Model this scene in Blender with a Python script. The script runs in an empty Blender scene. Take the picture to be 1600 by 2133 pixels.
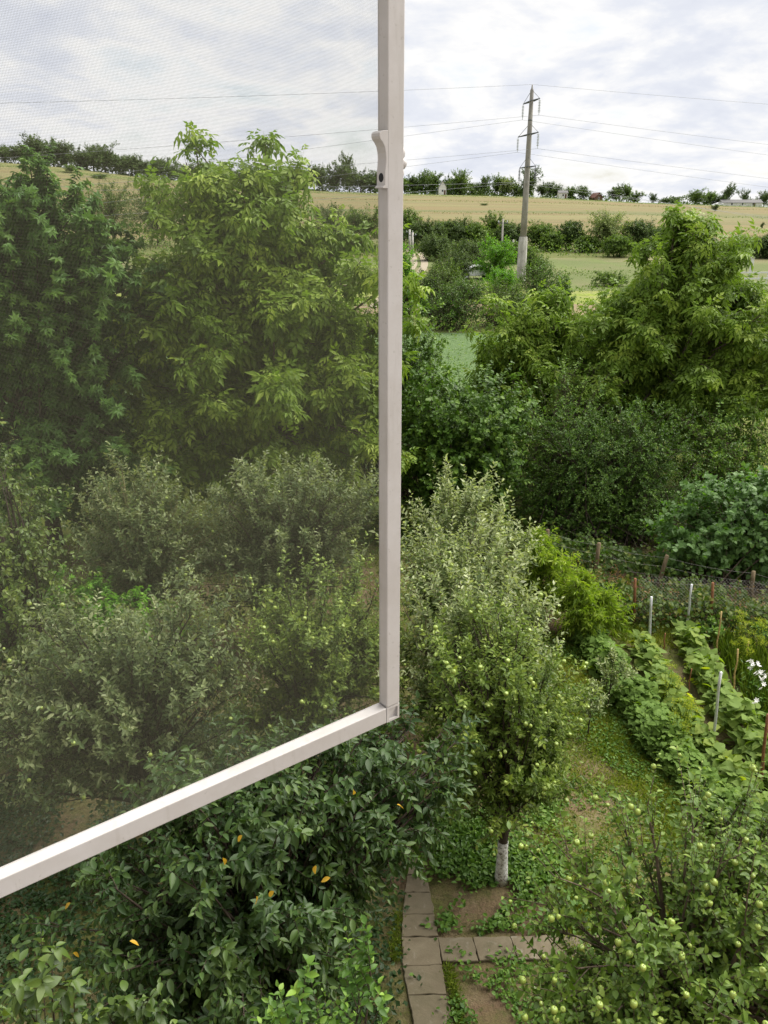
import bpy, math
import numpy as np
from mathutils import Vector, Matrix

# ------------------------------------------------------------------ camera, world, sun, exposure
SC = bpy.context.scene
COL = SC.collection
H = 7.6                       # eye height above the garden
TH = math.radians(21.0)       # camera looks down by this much
F = 1660.0                    # focal length in photo pixels (1600 x 2133)
CXP, CYP = 800.0, 1066.5
cam = bpy.data.cameras.new('camera')
cam.lens = 36.0 * F / 2133.0
cam.sensor_width = 36.0
cam.clip_start = 0.05
cam.clip_end = 4000.0
camo = bpy.data.objects.new('camera', cam)
COL.objects.link(camo)
camo.location = (0, 0, H)
camo.rotation_euler = (math.pi / 2 - TH, 0, 0)
SC.camera = camo

SUN_EL, SUN_AZ = math.radians(54), math.radians(58)   # azimuth from +Y towards +X
SKY_STRENGTH = 0.07
SUN_STRENGTH = 4.8
SUN_ANGLE = math.radians(68)
SC.view_settings.view_transform = 'Standard'
SC.view_settings.look = 'None'
SC.view_settings.gamma = 1.0
SC.view_settings.use_curve_mapping = False
SC.view_settings.exposure = 0.85
SC.render.engine = 'CYCLES'
SC.cycles.use_denoising = True
SC.cycles.max_bounces = 7
SC.cycles.diffuse_bounces = 4
SC.cycles.glossy_bounces = 2
SC.cycles.transmission_bounces = 4
SC.cycles.transparent_max_bounces = 12
SC.cycles.sample_clamp_indirect = 6.0


class NT:
    """small helper for node trees"""
    def __init__(s, tree):
        s.t = tree
        tree.nodes.clear()

    def n(s, typ, **kw):
        nd = s.t.nodes.new(typ)
        for k, v in kw.items():
            if k == 'inp':
                for a, b in v.items():
                    nd.inputs[a].default_value = b
            else:
                setattr(nd, k, v)
        return nd

    def l(s, a, b):
        s.t.links.new(a, b)

    def math(s, op, a, b=None, c=None, clamp=False):
        nd = s.n('ShaderNodeMath', operation=op, use_clamp=clamp)
        for i, v in enumerate((a, b, c)):
            if v is None:
                continue
            if isinstance(v, (int, float)):
                nd.inputs[i].default_value = v
            else:
                s.l(v, nd.inputs[i])
        return nd.outputs[0]

    def noise(s, vec, scale, detail=4, rough=0.55, dist=0.0):
        nd = s.n('ShaderNodeTexNoise', inp={'Scale': scale, 'Detail': detail, 'Roughness': rough, 'Distortion': dist})
        if vec is not None:
            s.l(vec, nd.inputs['Vector'])
        return nd.outputs[0]

    def ramp(s, fac, stops, interp='LINEAR'):
        nd = s.n('ShaderNodeValToRGB')
        e = nd.color_ramp.elements
        nd.color_ramp.interpolation = interp
        while len(e) < len(stops):
            e.new(0.5)
        for i, (p, c) in enumerate(stops):
            e[i].position = p
            if isinstance(c, (int, float)):
                c = (c, c, c)
            e[i].color = (*c, 1.0)
        s.l(fac, nd.inputs[0])
        return nd.outputs[0]

    def mix(s, fac, a, b, blend='MIX'):
        nd = s.n('ShaderNodeMix', data_type='RGBA', blend_type=blend)
        for sock, v in ((nd.inputs[0], fac), (nd.inputs[6], a), (nd.inputs[7], b)):
            if isinstance(v, (int, float)):
                sock.default_value = v
            elif isinstance(v, tuple):
                sock.default_value = (*v, 1.0)
            else:
                s.l(v, sock)
        return nd.outputs[2]


# sky: Nishita blue behind a broken layer of stratocumulus
world = bpy.data.worlds.new('World')
SC.world = world
world.use_nodes = True
W = NT(world.node_tree)
sky = W.n('ShaderNodeTexSky', sky_type='NISHITA', sun_disc=False, sun_elevation=SUN_EL, sun_rotation=SUN_AZ,
          air_density=1.0, dust_density=1.5, ozone_density=1.0)
bg_sky = W.n('ShaderNodeBackground', inp={'Strength': SKY_STRENGTH})
W.l(sky.outputs[0], bg_sky.inputs[0])
tc = W.n('ShaderNodeTexCoord')
sep = W.n('ShaderNodeSeparateXYZ')
W.l(tc.outputs['Generated'], sep.inputs[0])
zz = W.math('MAXIMUM', W.math('ADD', sep.outputs[2], 0.20), 0.06)
px_ = W.math('DIVIDE', sep.outputs[0], zz)
py_ = W.math('DIVIDE', sep.outputs[1], zz)
comb = W.n('ShaderNodeCombineXYZ')
W.l(px_, comb.inputs[0]); W.l(W.math('MULTIPLY', py_, 0.85), comb.inputs[1])
n1 = W.noise(comb.outputs[0], 1.7, 9, 0.6, 0.35)
n2 = W.noise(comb.outputs[0], 5.5, 6, 0.6, 0.2)
n3 = W.noise(comb.outputs[0], 0.45, 3, 0.5, 0.0)
dens = W.math('ADD', W.math('ADD', W.math('MULTIPLY', n1, 0.75), W.math('MULTIPLY', n2, 0.25)), W.math('MULTIPLY', W.math('SUBTRACT', n3, 0.5), 0.35))
cover = W.ramp(dens, [(0.32, 0.45), (0.46, 1.0)])
ccol = W.ramp(dens, [(0.38, (0.60, 0.60, 0.598)), (0.47, (0.56, 0.557, 0.555)), (0.56, (0.46, 0.475, 0.515)), (0.70, (0.39, 0.41, 0.47))])
bg_c = W.n('ShaderNodeBackground', inp={'Strength': 1.0})
W.l(ccol, bg_c.inputs[0])
mx = W.n('ShaderNodeMixShader')
W.l(cover, mx.inputs[0]); W.l(bg_sky.outputs[0], mx.inputs[1]); W.l(bg_c.outputs[0], mx.inputs[2])
wo = W.n('ShaderNodeOutputWorld')
W.l(mx.outputs[0], wo.inputs[0])

sun = bpy.data.lights.new('sun', 'SUN')
sun.energy = SUN_STRENGTH
sun.angle = SUN_ANGLE
sun.color = (1.0, 0.955, 0.885)
suno = bpy.data.objects.new('sun', sun)
COL.objects.link(suno)
sd = Vector((math.sin(SUN_AZ) * math.cos(SUN_EL), math.cos(SUN_AZ) * math.cos(SUN_EL), math.sin(SUN_EL)))
suno.rotation_euler = sd.to_track_quat('Z', 'Y').to_euler()

# ------------------------------------------------------------------ geometry helpers
CT, ST = math.cos(TH), math.sin(TH)


def ray(px, py):
    u, v = (px - CXP) / F, (py - CYP) / F
    return u, CT - v * ST, -(ST + v * CT)


def at(px, py, z=0.0):
    """where the sight line through a photo pixel meets height z"""
    dx, dy, dz = ray(px, py)
    t = (z - H) / dz
    return np.array((dx * t, dy * t, z))


def atY(px, py, Y):
    dx, dy, dz = ray(px, py)
    t = Y / dy
    return np.array((dx * t, Y, H + dz * t))


def proj(P):
    P = np.asarray(P)
    y, z = P[..., 1], P[..., 2] - H
    d = y * CT - z * ST
    v = (-y * ST - z * CT) / d
    return CXP + F * P[..., 0] / d, CYP + F * v, d


def nrm(a):
    return a / np.maximum(np.linalg.norm(a, axis=-1, keepdims=True), 1e-9)


def mesh_np(name, V, polys, mat=None, tint=None, smooth=False):
    """polys: list of (m,k) index arrays"""
    V = np.ascontiguousarray(V, dtype=np.float32).reshape(-1, 3)
    me = bpy.data.meshes.new(name)
    me.vertices.add(len(V))
    me.vertices.foreach_set('co', V.ravel())
    polys = [np.asarray(p, dtype=np.int32) for p in polys if len(p)]
    nl = sum(p.size for p in polys)
    npol = sum(len(p) for p in polys)
    me.loops.add(nl)
    me.loops.foreach_set('vertex_index', np.concatenate([p.ravel() for p in polys]))
    me.polygons.add(npol)
    tot = np.concatenate([np.full(len(p), p.shape[1], dtype=np.int32) for p in polys])
    st = np.concatenate([[0], np.cumsum(tot)[:-1]]).astype(np.int32)
    me.polygons.foreach_set('loop_start', st)
    if smooth:
        me.polygons.foreach_set('use_smooth', np.ones(npol, dtype=bool))
    else:
        me.polygons.foreach_set('use_smooth', np.zeros(npol, dtype=bool))
    if tint is not None:
        a = me.attributes.new('tint', 'FLOAT', 'POINT')
        a.data.foreach_set('value', np.ascontiguousarray(tint, dtype=np.float32).ravel())
    me.update(calc_edges=True)
    if mat is not None:
        me.materials.append(mat)
    return me


def link(name, data, parent=None, loc=None, kind=None, label=None, cat=None, group=None):
    o = bpy.data.objects.new(name, data)
    COL.objects.link(o)
    if parent is not None:
        o.parent = parent
    if loc is not None:
        o.location = [float(c) for c in loc]
    if kind:
        o['kind'] = kind
    if label:
        o['label'] = label
    if cat:
        o['category'] = cat
    if group:
        o['group'] = group
    return o


def thing(name, label, cat, loc=(0, 0, 0), group=None, rz=0.0):
    o = link(name, None, None, loc, None, label, cat, group)
    o.empty_display_size = 0.2
    o.rotation_euler = (0, 0, rz)
    return o


class MB:
    """collects boxes, prisms, tubes into one mesh"""
    def __init__(s):
        s.V, s.P, s.n = [], [], 0

    def add(s, V, polys):
        V = np.asarray(V, dtype=float).reshape(-1, 3)
        for p in polys:
            s.P.append(np.asarray(p, dtype=np.int32) + s.n)
        s.V.append(V)
        s.n += len(V)

    def box(s, lo, hi, M=None):
        x0, y0, z0 = lo; x1, y1, z1 = hi
        V = np.array([(x0, y0, z0), (x1, y0, z0), (x1, y1, z0), (x0, y1, z0), (x0, y0, z1), (x1, y0, z1), (x1, y1, z1), (x0, y1, z1)], float)
        if M is not None:
            V = V @ np.asarray(M[0]).T + np.asarray(M[1])
        s.add(V, [[(3, 2, 1, 0), (4, 5, 6, 7), (0, 1, 5, 4), (1, 2, 6, 5), (2, 3, 7, 6), (3, 0, 4, 7)]])

    def prism(s, poly, A, B, C, O, h0, h1):
        """polygon in the (A,B) plane at O, extruded along C from h0 to h1"""
        A, B, C, O = map(np.asarray, (A, B, C, O))
        k = len(poly)
        lo = [O + A * p[0] + B * p[1] + C * h0 for p in poly]
        hi = [O + A * p[0] + B * p[1] + C * h1 for p in poly]
        s.add(lo + hi, [[tuple(range(k))[::-1]], [tuple(range(k, 2 * k))], [(i, (i + 1) % k, k + (i + 1) % k, k + i) for i in range(k)]])

    def tube(s, pts, rad, sides=8, cap=True):
        V, Fq = tubes(np.asarray([pts], float), np.asarray([rad], float), sides)
        k = len(pts)
        pol = [Fq]
        if cap:
            pol += [[tuple(range(sides))[::-1]], [tuple((k - 1) * sides + i for i in range(sides))]]
        s.add(V, pol)

    def lathe(s, prof, O, sides=12):
        """prof: (r,z) list around the vertical through O"""
        a = np.arange(sides) * 2 * np.pi / sides
        V = np.concatenate([np.stack([O[0] + r * np.cos(a), O[1] + r * np.sin(a), np.full(sides, O[2] + z)], -1) for r, z in prof])
        k = len(prof)
        q = [(i * sides + j, i * sides + (j + 1) % sides, (i + 1) * sides + (j + 1) % sides, (i + 1) * sides + j) for i in range(k - 1) for j in range(sides)]
        s.add(V, [q, [tuple(range(sides))[::-1]], [tuple((k - 1) * sides + i for i in range(sides))]])

    def mesh(s, name, mat, smooth=False):
        by = {}
        for p in s.P:
            by.setdefault(p.shape[1], []).append(p)
        return mesh_np(name, np.concatenate(s.V), [np.concatenate(v) for v in by.values()], mat, None, smooth)

    def build(s, name, mat, parent=None, smooth=False, **kw):
        return link(name, s.mesh(name, mat, smooth), parent, **kw)


def tubes(P, R, sides=4):
    """P (n,k,3) polylines, R (n,k) radii -> verts, quads"""
    n, k, _ = P.shape
    T = np.gradient(P, axis=1)
    T = nrm(T)
    ref = np.where(np.abs(T[..., 2:3]) > 0.9, np.array([1.0, 0, 0]), np.array([0, 0, 1.0]))
    A = nrm(np.cross(T, ref))
    B = np.cross(T, A)
    an = np.arange(sides) * 2 * np.pi / sides
    V = P[:, :, None, :] + R[:, :, None, None] * (A[:, :, None, :] * np.cos(an)[None, None, :, None] + B[:, :, None, :] * np.sin(an)[None, None, :, None])
    idx = np.arange(n * k * sides).reshape(n, k, sides)
    a = idx[:, :-1, :]; b = np.roll(idx, -1, axis=2)[:, :-1, :]
    c = np.roll(idx, -1, axis=2)[:, 1:, :]; d = idx[:, 1:, :]
    Fq = np.stack([a, b, c, d], -1).reshape(-1, 4)
    return V.reshape(-1, 3), Fq


# ------------------------------------------------------------------ materials
def newmat(name):
    m = bpy.data.materials.new(name)
    m.use_nodes = True
    return m, NT(m.node_tree)


def out(N, sh, disp=None):
    o = N.n('ShaderNodeOutputMaterial')
    N.l(sh, o.inputs[0])


def principled(N, col, rough=0.6, spec=0.4, bump=None, bstr=0.3, bdist=0.02, metallic=0.0):
    p = N.n('ShaderNodeBsdfPrincipled', inp={'Metallic': metallic, 'Specular IOR Level': spec})
    if isinstance(rough, (int, float)):
        p.inputs['Roughness'].default_value = rough
    else:
        N.l(rough, p.inputs['Roughness'])
    if isinstance(col, tuple):
        p.inputs['Base Color'].default_value = (*col, 1)
    else:
        N.l(col, p.inputs['Base Color'])
    if bump is not None:
        b = N.n('ShaderNodeBump', inp={'Strength': bstr, 'Distance': bdist})
        N.l(bump, b.inputs['Height'])
        N.l(b.outputs[0], p.inputs['Normal'])
    return p.outputs[0]


def leaf_mat(name, dark, mid, light, back=None, rough=0.5, trans=0.28, spec=0.22, tcol=None):
    if not any(w_ in name for w_ in ('petal', 'yellow', 'dry', 'downy', 'grey')):
        dark, mid, light = [(c_[0] * 1.12, c_[1] * 1.14, c_[2] * 0.78) for c_ in (dark, mid, light)]
    m, N = newmat(name)
    a = N.n('ShaderNodeAttribute', attribute_name='tint')
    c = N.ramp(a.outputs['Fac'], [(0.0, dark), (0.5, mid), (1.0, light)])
    if back is not None:
        g = N.n('ShaderNodeNewGeometry')
        c = N.mix(N.math('MULTIPLY', g.outputs['Backfacing'], 0.75), c, back)
    p = principled(N, c, rough, spec)
    t = N.n('ShaderNodeBsdfTranslucent')
    tc_ = N.mix(1.0, c, tcol or (1.5, 1.7, 0.5), 'MULTIPLY')
    N.l(tc_, t.inputs[0])
    mx = N.n('ShaderNodeMixShader', inp={0: trans})
    N.l(p, mx.inputs[1]); N.l(t.outputs[0], mx.inputs[2])
    out(N, mx.outputs[0])
    return m


def plain_mat(name, c1, c2=None, scale=8.0, rough=0.6, spec=0.3, bstr=0.2, bdist=0.01, metallic=0.0, stretch=(1, 1, 1), detail=6):
    m, N = newmat(name)
    c2 = c2 or tuple(x * 0.7 for x in c1)
    tc = N.n('ShaderNodeTexCoord')
    mp = N.n('ShaderNodeMapping', inp={'Scale': stretch})
    N.l(tc.outputs['Object'], mp.inputs[0])
    f = N.noise(mp.outputs[0], scale, detail, 0.65)
    c = N.ramp(f, [(0.32, c2), (0.66, c1)])
    out(N, principled(N, c, rough, spec, f, bstr, bdist, metallic))
    return m


M = {}
M['walnut'] = leaf_mat('walnut_leaves', (0.056, 0.098, 0.015), (0.120, 0.186, 0.031), (0.250, 0.312, 0.065), (0.12, 0.18, 0.045), 0.48, 0.34)
M['maple'] = leaf_mat('maple_leaves', (0.038, 0.086, 0.025), (0.076, 0.150, 0.043), (0.15, 0.245, 0.062), (0.08, 0.13, 0.055), 0.42, 0.28)
M['hazel'] = leaf_mat('hazel_leaves', (0.034, 0.074, 0.014), (0.068, 0.132, 0.024), (0.155, 0.24, 0.044), (0.075, 0.125, 0.04), 0.45, 0.28)
M['thorn'] = leaf_mat('thorn_leaves', (0.027, 0.060, 0.013), (0.056, 0.112, 0.022), (0.12, 0.19, 0.038), None, 0.45, 0.22)
M['linden'] = leaf_mat('broad_leaves', (0.042, 0.100, 0.020), (0.084, 0.180, 0.038), (0.170, 0.29, 0.066), (0.085, 0.15, 0.05), 0.46, 0.30)
M['apple'] = leaf_mat('apple_leaves', (0.046, 0.080, 0.018), (0.100, 0.150, 0.034), (0.235, 0.285, 0.085), (0.20, 0.24, 0.13), 0.45, 0.25)
M['apple_silver'] = leaf_mat('downy_apple_leaves', (0.054, 0.085, 0.024), (0.125, 0.168, 0.054), (0.40, 0.44, 0.25), (0.36, 0.39, 0.26), 0.5, 0.25)  # pale tip colour paints in sky sheen along with downy undersides
M['apple_grey'] = leaf_mat('grey_green_apple_leaves', (0.048, 0.078, 0.026), (0.105, 0.145, 0.052), (0.29, 0.325, 0.165), (0.26, 0.29, 0.18), 0.5, 0.25)
M['apple_near'] = leaf_mat('apple_leaves_near', (0.040, 0.076, 0.018), (0.082, 0.138, 0.030), (0.185, 0.250, 0.070), (0.19, 0.24, 0.125), 0.42, 0.25)
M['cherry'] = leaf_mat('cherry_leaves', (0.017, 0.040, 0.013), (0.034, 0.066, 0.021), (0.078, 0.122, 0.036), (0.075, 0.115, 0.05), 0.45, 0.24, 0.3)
M['pear'] = leaf_mat('pear_leaves', (0.032, 0.060, 0.013), (0.070, 0.112, 0.023), (0.165, 0.21, 0.055), (0.09, 0.135, 0.05), 0.45, 0.28, 0.4)
M['plum'] = leaf_mat('plum_leaves', (0.036, 0.080, 0.020), (0.070, 0.140, 0.030), (0.18, 0.28, 0.06), (0.10, 0.16, 0.06), 0.4, 0.28)
M['peach'] = leaf_mat('peach_leaves', (0.085, 0.135, 0.02), (0.16, 0.23, 0.034), (0.28, 0.34, 0.065), None, 0.45, 0.35)
M['bean'] = leaf_mat('bean_leaves', (0.070, 0.115, 0.018), (0.14, 0.205, 0.032), (0.27, 0.31, 0.055), (0.12, 0.2, 0.05), 0.6, 0.34, 0.1)
M['cucumber'] = leaf_mat('cucumber_leaves', (0.085, 0.130, 0.022), (0.175, 0.235, 0.038), (0.37, 0.36, 0.05), (0.14, 0.21, 0.06), 0.6, 0.34, 0.1)
M['vine'] = leaf_mat('vine_leaves', (0.050, 0.130, 0.016), (0.100, 0.225, 0.028), (0.17, 0.31, 0.045), None, 0.45, 0.35)
M['weed'] = leaf_mat('weed_leaves', (0.028, 0.056, 0.012), (0.064, 0.105, 0.022), (0.15, 0.15, 0.038), None, 0.5, 0.3)
M['clover'] = leaf_mat('clover_leaves', (0.030, 0.070, 0.016), (0.062, 0.125, 0.026), (0.115, 0.19, 0.04), None, 0.5, 0.25)
M['grass'] = leaf_mat('grass_blades', (0.065, 0.105, 0.018), (0.135, 0.180, 0.030), (0.26, 0.25, 0.075), None, 0.5, 0.3)
M['dry'] = leaf_mat('dry_leaves', (0.12, 0.07, 0.03), (0.22, 0.13, 0.05), (0.34, 0.24, 0.10), None, 0.6, 0.2)
M['yellow_leaf'] = leaf_mat('yellowed_leaf', (0.42, 0.25, 0.03), (0.45, 0.28, 0.03), (0.5, 0.33, 0.05), None, 0.4, 0.3, tcol=(1, 1, 0.6))
M['dill'] = leaf_mat('dill_fronds', (0.12, 0.17, 0.03), (0.24, 0.29, 0.05), (0.40, 0.38, 0.05), None, 0.6, 0.3)
M['far_dark'] = leaf_mat('far_dark_leaves', (0.036, 0.060, 0.026), (0.066, 0.102, 0.042), (0.115, 0.16, 0.06), None, 0.6, 0.2)
M['far_mid'] = leaf_mat('far_mid_leaves', (0.040, 0.072, 0.020), (0.080, 0.130, 0.034), (0.15, 0.21, 0.055), None, 0.6, 0.25)
M['far_pale'] = leaf_mat('far_pale_leaves', (0.075, 0.105, 0.045), (0.145, 0.185, 0.085), (0.28, 0.31, 0.17), None, 0.6, 0.2)
M['crop_leaf'] = leaf_mat('crop_leaves', (0.085, 0.14, 0.06), (0.12, 0.185, 0.085), (0.19, 0.25, 0.13), None, 0.6, 0.3)
M['petal'] = leaf_mat('white_petals', (0.72, 0.72, 0.68), (0.8, 0.8, 0.77), (0.86, 0.86, 0.84), None, 0.5, 0.3, tcol=(1, 1, 1))
M['bark'] = plain_mat('grey_brown_bark', (0.17, 0.135, 0.10), (0.07, 0.052, 0.038), 22, 0.9, 0.15, 0.6, 0.02, stretch=(1, 1, 0.3))
M['bark_dark'] = plain_mat('dark_bark', (0.085, 0.065, 0.05), (0.03, 0.023, 0.018), 22, 0.9, 0.15, 0.6, 0.02, stretch=(1, 1, 0.3))
M['bark_pale'] = plain_mat('lichen_bark', (0.30, 0.25, 0.12), (0.13, 0.11, 0.07), 30, 0.9, 0.15, 0.5, 0.01)
M['white_paint'] = plain_mat('white_aluminium', (0.45, 0.435, 0.425), (0.42, 0.405, 0.395), 5, 0.4, 0.45, 0.02, 0.001)
M['white_plastic'] = plain_mat('white_plastic', (0.48, 0.465, 0.45), (0.44, 0.425, 0.41), 14, 0.33, 0.5, 0.02, 0.001)
M['hole'] = plain_mat('painted_hole_shade', (0.012, 0.012, 0.013), None, 8, 0.6)  # near-black colour standing for the shade inside a hole
M['concrete'] = plain_mat('pole_concrete', (0.33, 0.31, 0.28), (0.19, 0.175, 0.155), 2.2, 0.9, 0.2, 0.3, 0.02, stretch=(1, 1, 0.35))
M['concrete_pale'] = plain_mat('pale_concrete', (0.55, 0.53, 0.49), (0.24, 0.225, 0.20), 1.9, 0.9, 0.2, 0.3, 0.02, stretch=(1, 1, 0.45))
M['steel'] = plain_mat('dark_steel', (0.09, 0.10, 0.11), (0.05, 0.055, 0.06), 9, 0.6, 0.4, metallic=0.3)
M['insulator'] = plain_mat('glass_insulator', (0.50, 0.52, 0.53), (0.38, 0.40, 0.41), 9, 0.2, 0.5)
M['insulator_dark'] = plain_mat('dark_insulator', (0.11, 0.115, 0.13), (0.07, 0.075, 0.08), 9, 0.25, 0.5)
M['wire'] = plain_mat('aluminium_wire', (0.19, 0.20, 0.215), (0.15, 0.16, 0.17), 3, 0.5, 0.5)
M['post_wood'] = plain_mat('weathered_post', (0.20, 0.155, 0.095), (0.09, 0.068, 0.042), 16, 0.9, 0.1, 0.5, 0.01, stretch=(2, 2, 0.3))
M['rust'] = plain_mat('rusty_steel', (0.26, 0.12, 0.055), (0.12, 0.055, 0.028), 18, 0.85, 0.2, 0.3, 0.004)
M['silver'] = plain_mat('galvanised_pole', (0.62, 0.63, 0.64), (0.45, 0.46, 0.47), 12, 0.4, 0.5, metallic=0.3)
M['bamboo'] = plain_mat('bamboo_cane', (0.48, 0.36, 0.14), (0.27, 0.18, 0.075), 14, 0.6, 0.3, stretch=(1, 1, 3))
M['fence_wire'] = plain_mat('fence_wire', (0.27, 0.26, 0.25), (0.16, 0.14, 0.12), 12, 0.6, 0.4)
M['plaster_white'] = plain_mat('white_plaster', (0.75, 0.74, 0.71), (0.62, 0.61, 0.58), 1.5, 0.9, 0.1)
M['roof_red'] = plain_mat('red_roof', (0.15, 0.07, 0.05), (0.09, 0.045, 0.038), 3, 0.8, 0.2)
M['roof_grey'] = plain_mat('grey_roof', (0.16, 0.155, 0.15), (0.10, 0.10, 0.10), 3, 0.8, 0.2)
M['wood_wall'] = plain_mat('brown_boards', (0.16, 0.10, 0.07), (0.08, 0.05, 0.04), 4, 0.9, 0.1, stretch=(1, 1, 0.2))
M['glass'] = plain_mat('window_glass', (0.03, 0.035, 0.04), None, 2, 0.08, 0.6, 0.0)
M['car_paint'] = plain_mat('white_car_paint', (0.82, 0.82, 0.82), (0.78, 0.78, 0.78), 2, 0.2, 0.6, 0.0)
M['rubber'] = plain_mat('rubber', (0.02, 0.02, 0.021), None, 9, 0.8)
M['slab'] = None
M['apple_fruit'] = plain_mat('green_apple_skin', (0.27, 0.345, 0.07), (0.17, 0.245, 0.04), 14, 0.35, 0.45, 0.0)

for key, scl in (('white_paint', 3.0), ('white_plastic', 9.0)):
    m = M[key]; N = NT(m.node_tree)
    tc = N.n('ShaderNodeTexCoord'); mp = N.n('ShaderNodeMapping', inp={'Scale': (14, 14, 1.6)})
    N.l(tc.outputs['Object'], mp.inputs[0])
    f = N.noise(mp.outputs[0], scl, 8, 0.7); f2 = N.noise(tc.outputs['Object'], 160, 4, 0.7); f3 = N.noise(tc.outputs['Object'], 7, 6, 0.7)
    c = N.ramp(f3, [(0.35, (0.395, 0.375, 0.355)), (0.6, (0.455, 0.44, 0.43))])
    c = N.mix(N.ramp(f, [(0.54, 0.0), (0.72, 0.45)]), c, (0.29, 0.265, 0.235))
    c = N.mix(N.ramp(f2, [(0.64, 0.0), (0.72, 0.5)]), c, (0.20, 0.18, 0.15))
    out(N, principled(N, c, N.ramp(f3, [(0.3, 0.38), (0.7, 0.55)]), 0.4, f2, 0.06, 0.0006))
# whitewashed lower trunk
m, N = newmat('whitewashed_bark')
tc = N.n('ShaderNodeTexCoord'); f = N.noise(tc.outputs['Object'], 26, 5, 0.7)
c = N.ramp(f, [(0.38, (0.10, 0.08, 0.06)), (0.46, (0.45, 0.44, 0.40)), (0.7, (0.74, 0.74, 0.72))])
out(N, principled(N, c, 0.9, 0.1, f, 0.6, 0.02)); M['whitewash'] = m

# concrete slab
m, N = newmat('worn_concrete_slab')
gi = N.n('ShaderNodeObjectInfo'); tc = N.n('ShaderNodeTexCoord')
geo = N.n('ShaderNodeNewGeometry')
f = N.noise(geo.outputs['Position'], 2.6, 8, 0.65, 0.4)
f2 = N.noise(geo.outputs['Position'], 60, 4, 0.7)
f3 = N.noise(geo.outputs['Position'], 7.5, 5, 0.6, 0.8)
c = N.ramp(f, [(0.3, (0.105, 0.086, 0.056)), (0.5, (0.140, 0.117, 0.078)), (0.7, (0.18, 0.155, 0.108))])
c = N.mix(N.ramp(f3, [(0.60, 0.0), (0.70, 0.55)]), c, (0.29, 0.27, 0.225))
c = N.mix(N.ramp(f2, [(0.3, 0.6), (0.5, 0.0)]), c, (0.11, 0.088, 0.058))
f4 = N.noise(geo.outputs['Position'], 1.4, 8, 0.75, 0.6)
c = N.mix(N.ramp(f4, [(0.52, 0.0), (0.66, 0.75)]), c, (0.062, 0.062, 0.030))
c = N.mix(N.math('MULTIPLY', gi.outputs['Random'], 0.5), c, (0.115, 0.098, 0.064))
out(N, principled(N, c, 0.9, 0.2, f2, 0.35, 0.006)); M['slab'] = m


def ground_mat(name, layers, base, bump_scale=30, bstr=0.5, bdist=0.03, rough=0.95):
    """layers: (scale, stretch, lo, hi, colour, detail)"""
    m, N = newmat(name)
    g = N.n('ShaderNodeNewGeometry')
    c = base
    for sc_, st_, lo, hi, colr, amount in layers:
        mp = N.n('ShaderNodeMapping', inp={'Scale': st_})
        N.l(g.outputs['Position'], mp.inputs[0])
        f = N.noise(mp.outputs[0], sc_, 7, 0.62, 0.25)
        c = N.mix(N.math('MULTIPLY', N.ramp(f, [(lo, 0.0), (hi, 1.0)]), amount), c, colr)
    b = N.noise(g.outputs['Position'], bump_scale, 6, 0.7)
    if isinstance(c, tuple):
        c = N.mix(0.0, c, c)
    out(N, principled(N, c, rough, 0.12, b, bstr, bdist))
    return m


I3 = (1, 1, 1)
M['garden'] = ground_mat('garden_soil', [
    (0.55, I3, 0.40, 0.54, (0.105, 0.125, 0.030), 0.85),
    (3.5, I3, 0.5, 0.62, (0.20, 0.155, 0.095), 0.6),
    (11, I3, 0.52, 0.66, (0.075, 0.085, 0.026), 0.7),
    (40, I3, 0.5, 0.7, (0.06, 0.045, 0.03), 0.6)], (0.155, 0.105, 0.066), 24, 0.8, 0.05)
M['rough'] = ground_mat('rough_grass', [
    (0.3, I3, 0.45, 0.6, (0.17, 0.21, 0.035), 0.8), (2.5, I3, 0.5, 0.65, (0.09, 0.115, 0.03), 0.8)], (0.125, 0.145, 0.035), 9, 1.0, 0.12)
M['crop'] = ground_mat('pale_crop', [
    (0.25, (0.3, 1, 1), 0.45, 0.6, (0.115, 0.18, 0.075), 0.7), (3, I3, 0.5, 0.65, (0.15, 0.205, 0.095), 0.8)], (0.10, 0.16, 0.060), 6, 1.0, 0.2)
M['scrub'] = ground_mat('scrub_ground', [
    (0.2, I3, 0.45, 0.6, (0.17, 0.17, 0.06), 0.8), (2, I3, 0.5, 0.65, (0.08, 0.10, 0.03), 0.6)], (0.12, 0.135, 0.04), 4, 1.0, 0.2)
M['stubble'] = ground_mat('tan_strip', [
    (0.4, (0.3, 1, 1), 0.45, 0.6, (0.18, 0.135, 0.085), 0.8), (2, I3, 0.5, 0.65, (0.16, 0.16, 0.06), 0.5)], (0.21, 0.16, 0.10), 4, 0.8, 0.1)
M['weedy'] = ground_mat('flowering_weeds', [
    (0.25, (0.4, 1, 1), 0.42, 0.56, (0.24, 0.24, 0.10), 0.8), (1.4, I3, 0.48, 0.62, (0.23, 0.29, 0.035), 0.7)], (0.17, 0.215, 0.04), 3, 1.0, 0.25)
M['meadow'] = ground_mat('mown_meadow', [
    (0.045, (0.35, 1, 1), 0.46, 0.58, (0.155, 0.140, 0.072), 0.9), (0.5, (0.6, 0.12, 1), 0.5, 0.62, (0.105, 0.14, 0.04), 0.6),
    (1.7, I3, 0.52, 0.65, (0.12, 0.15, 0.045), 0.4)], (0.098, 0.120, 0.042), 2.5, 0.8, 0.15)
M['verge'] = ground_mat('field_verge', [
    (0.12, I3, 0.45, 0.58, (0.15, 0.14, 0.055), 0.8), (0.9, I3, 0.5, 0.62, (0.10, 0.125, 0.035), 0.7)], (0.105, 0.122, 0.038), 2, 0.8, 0.2)
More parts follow.
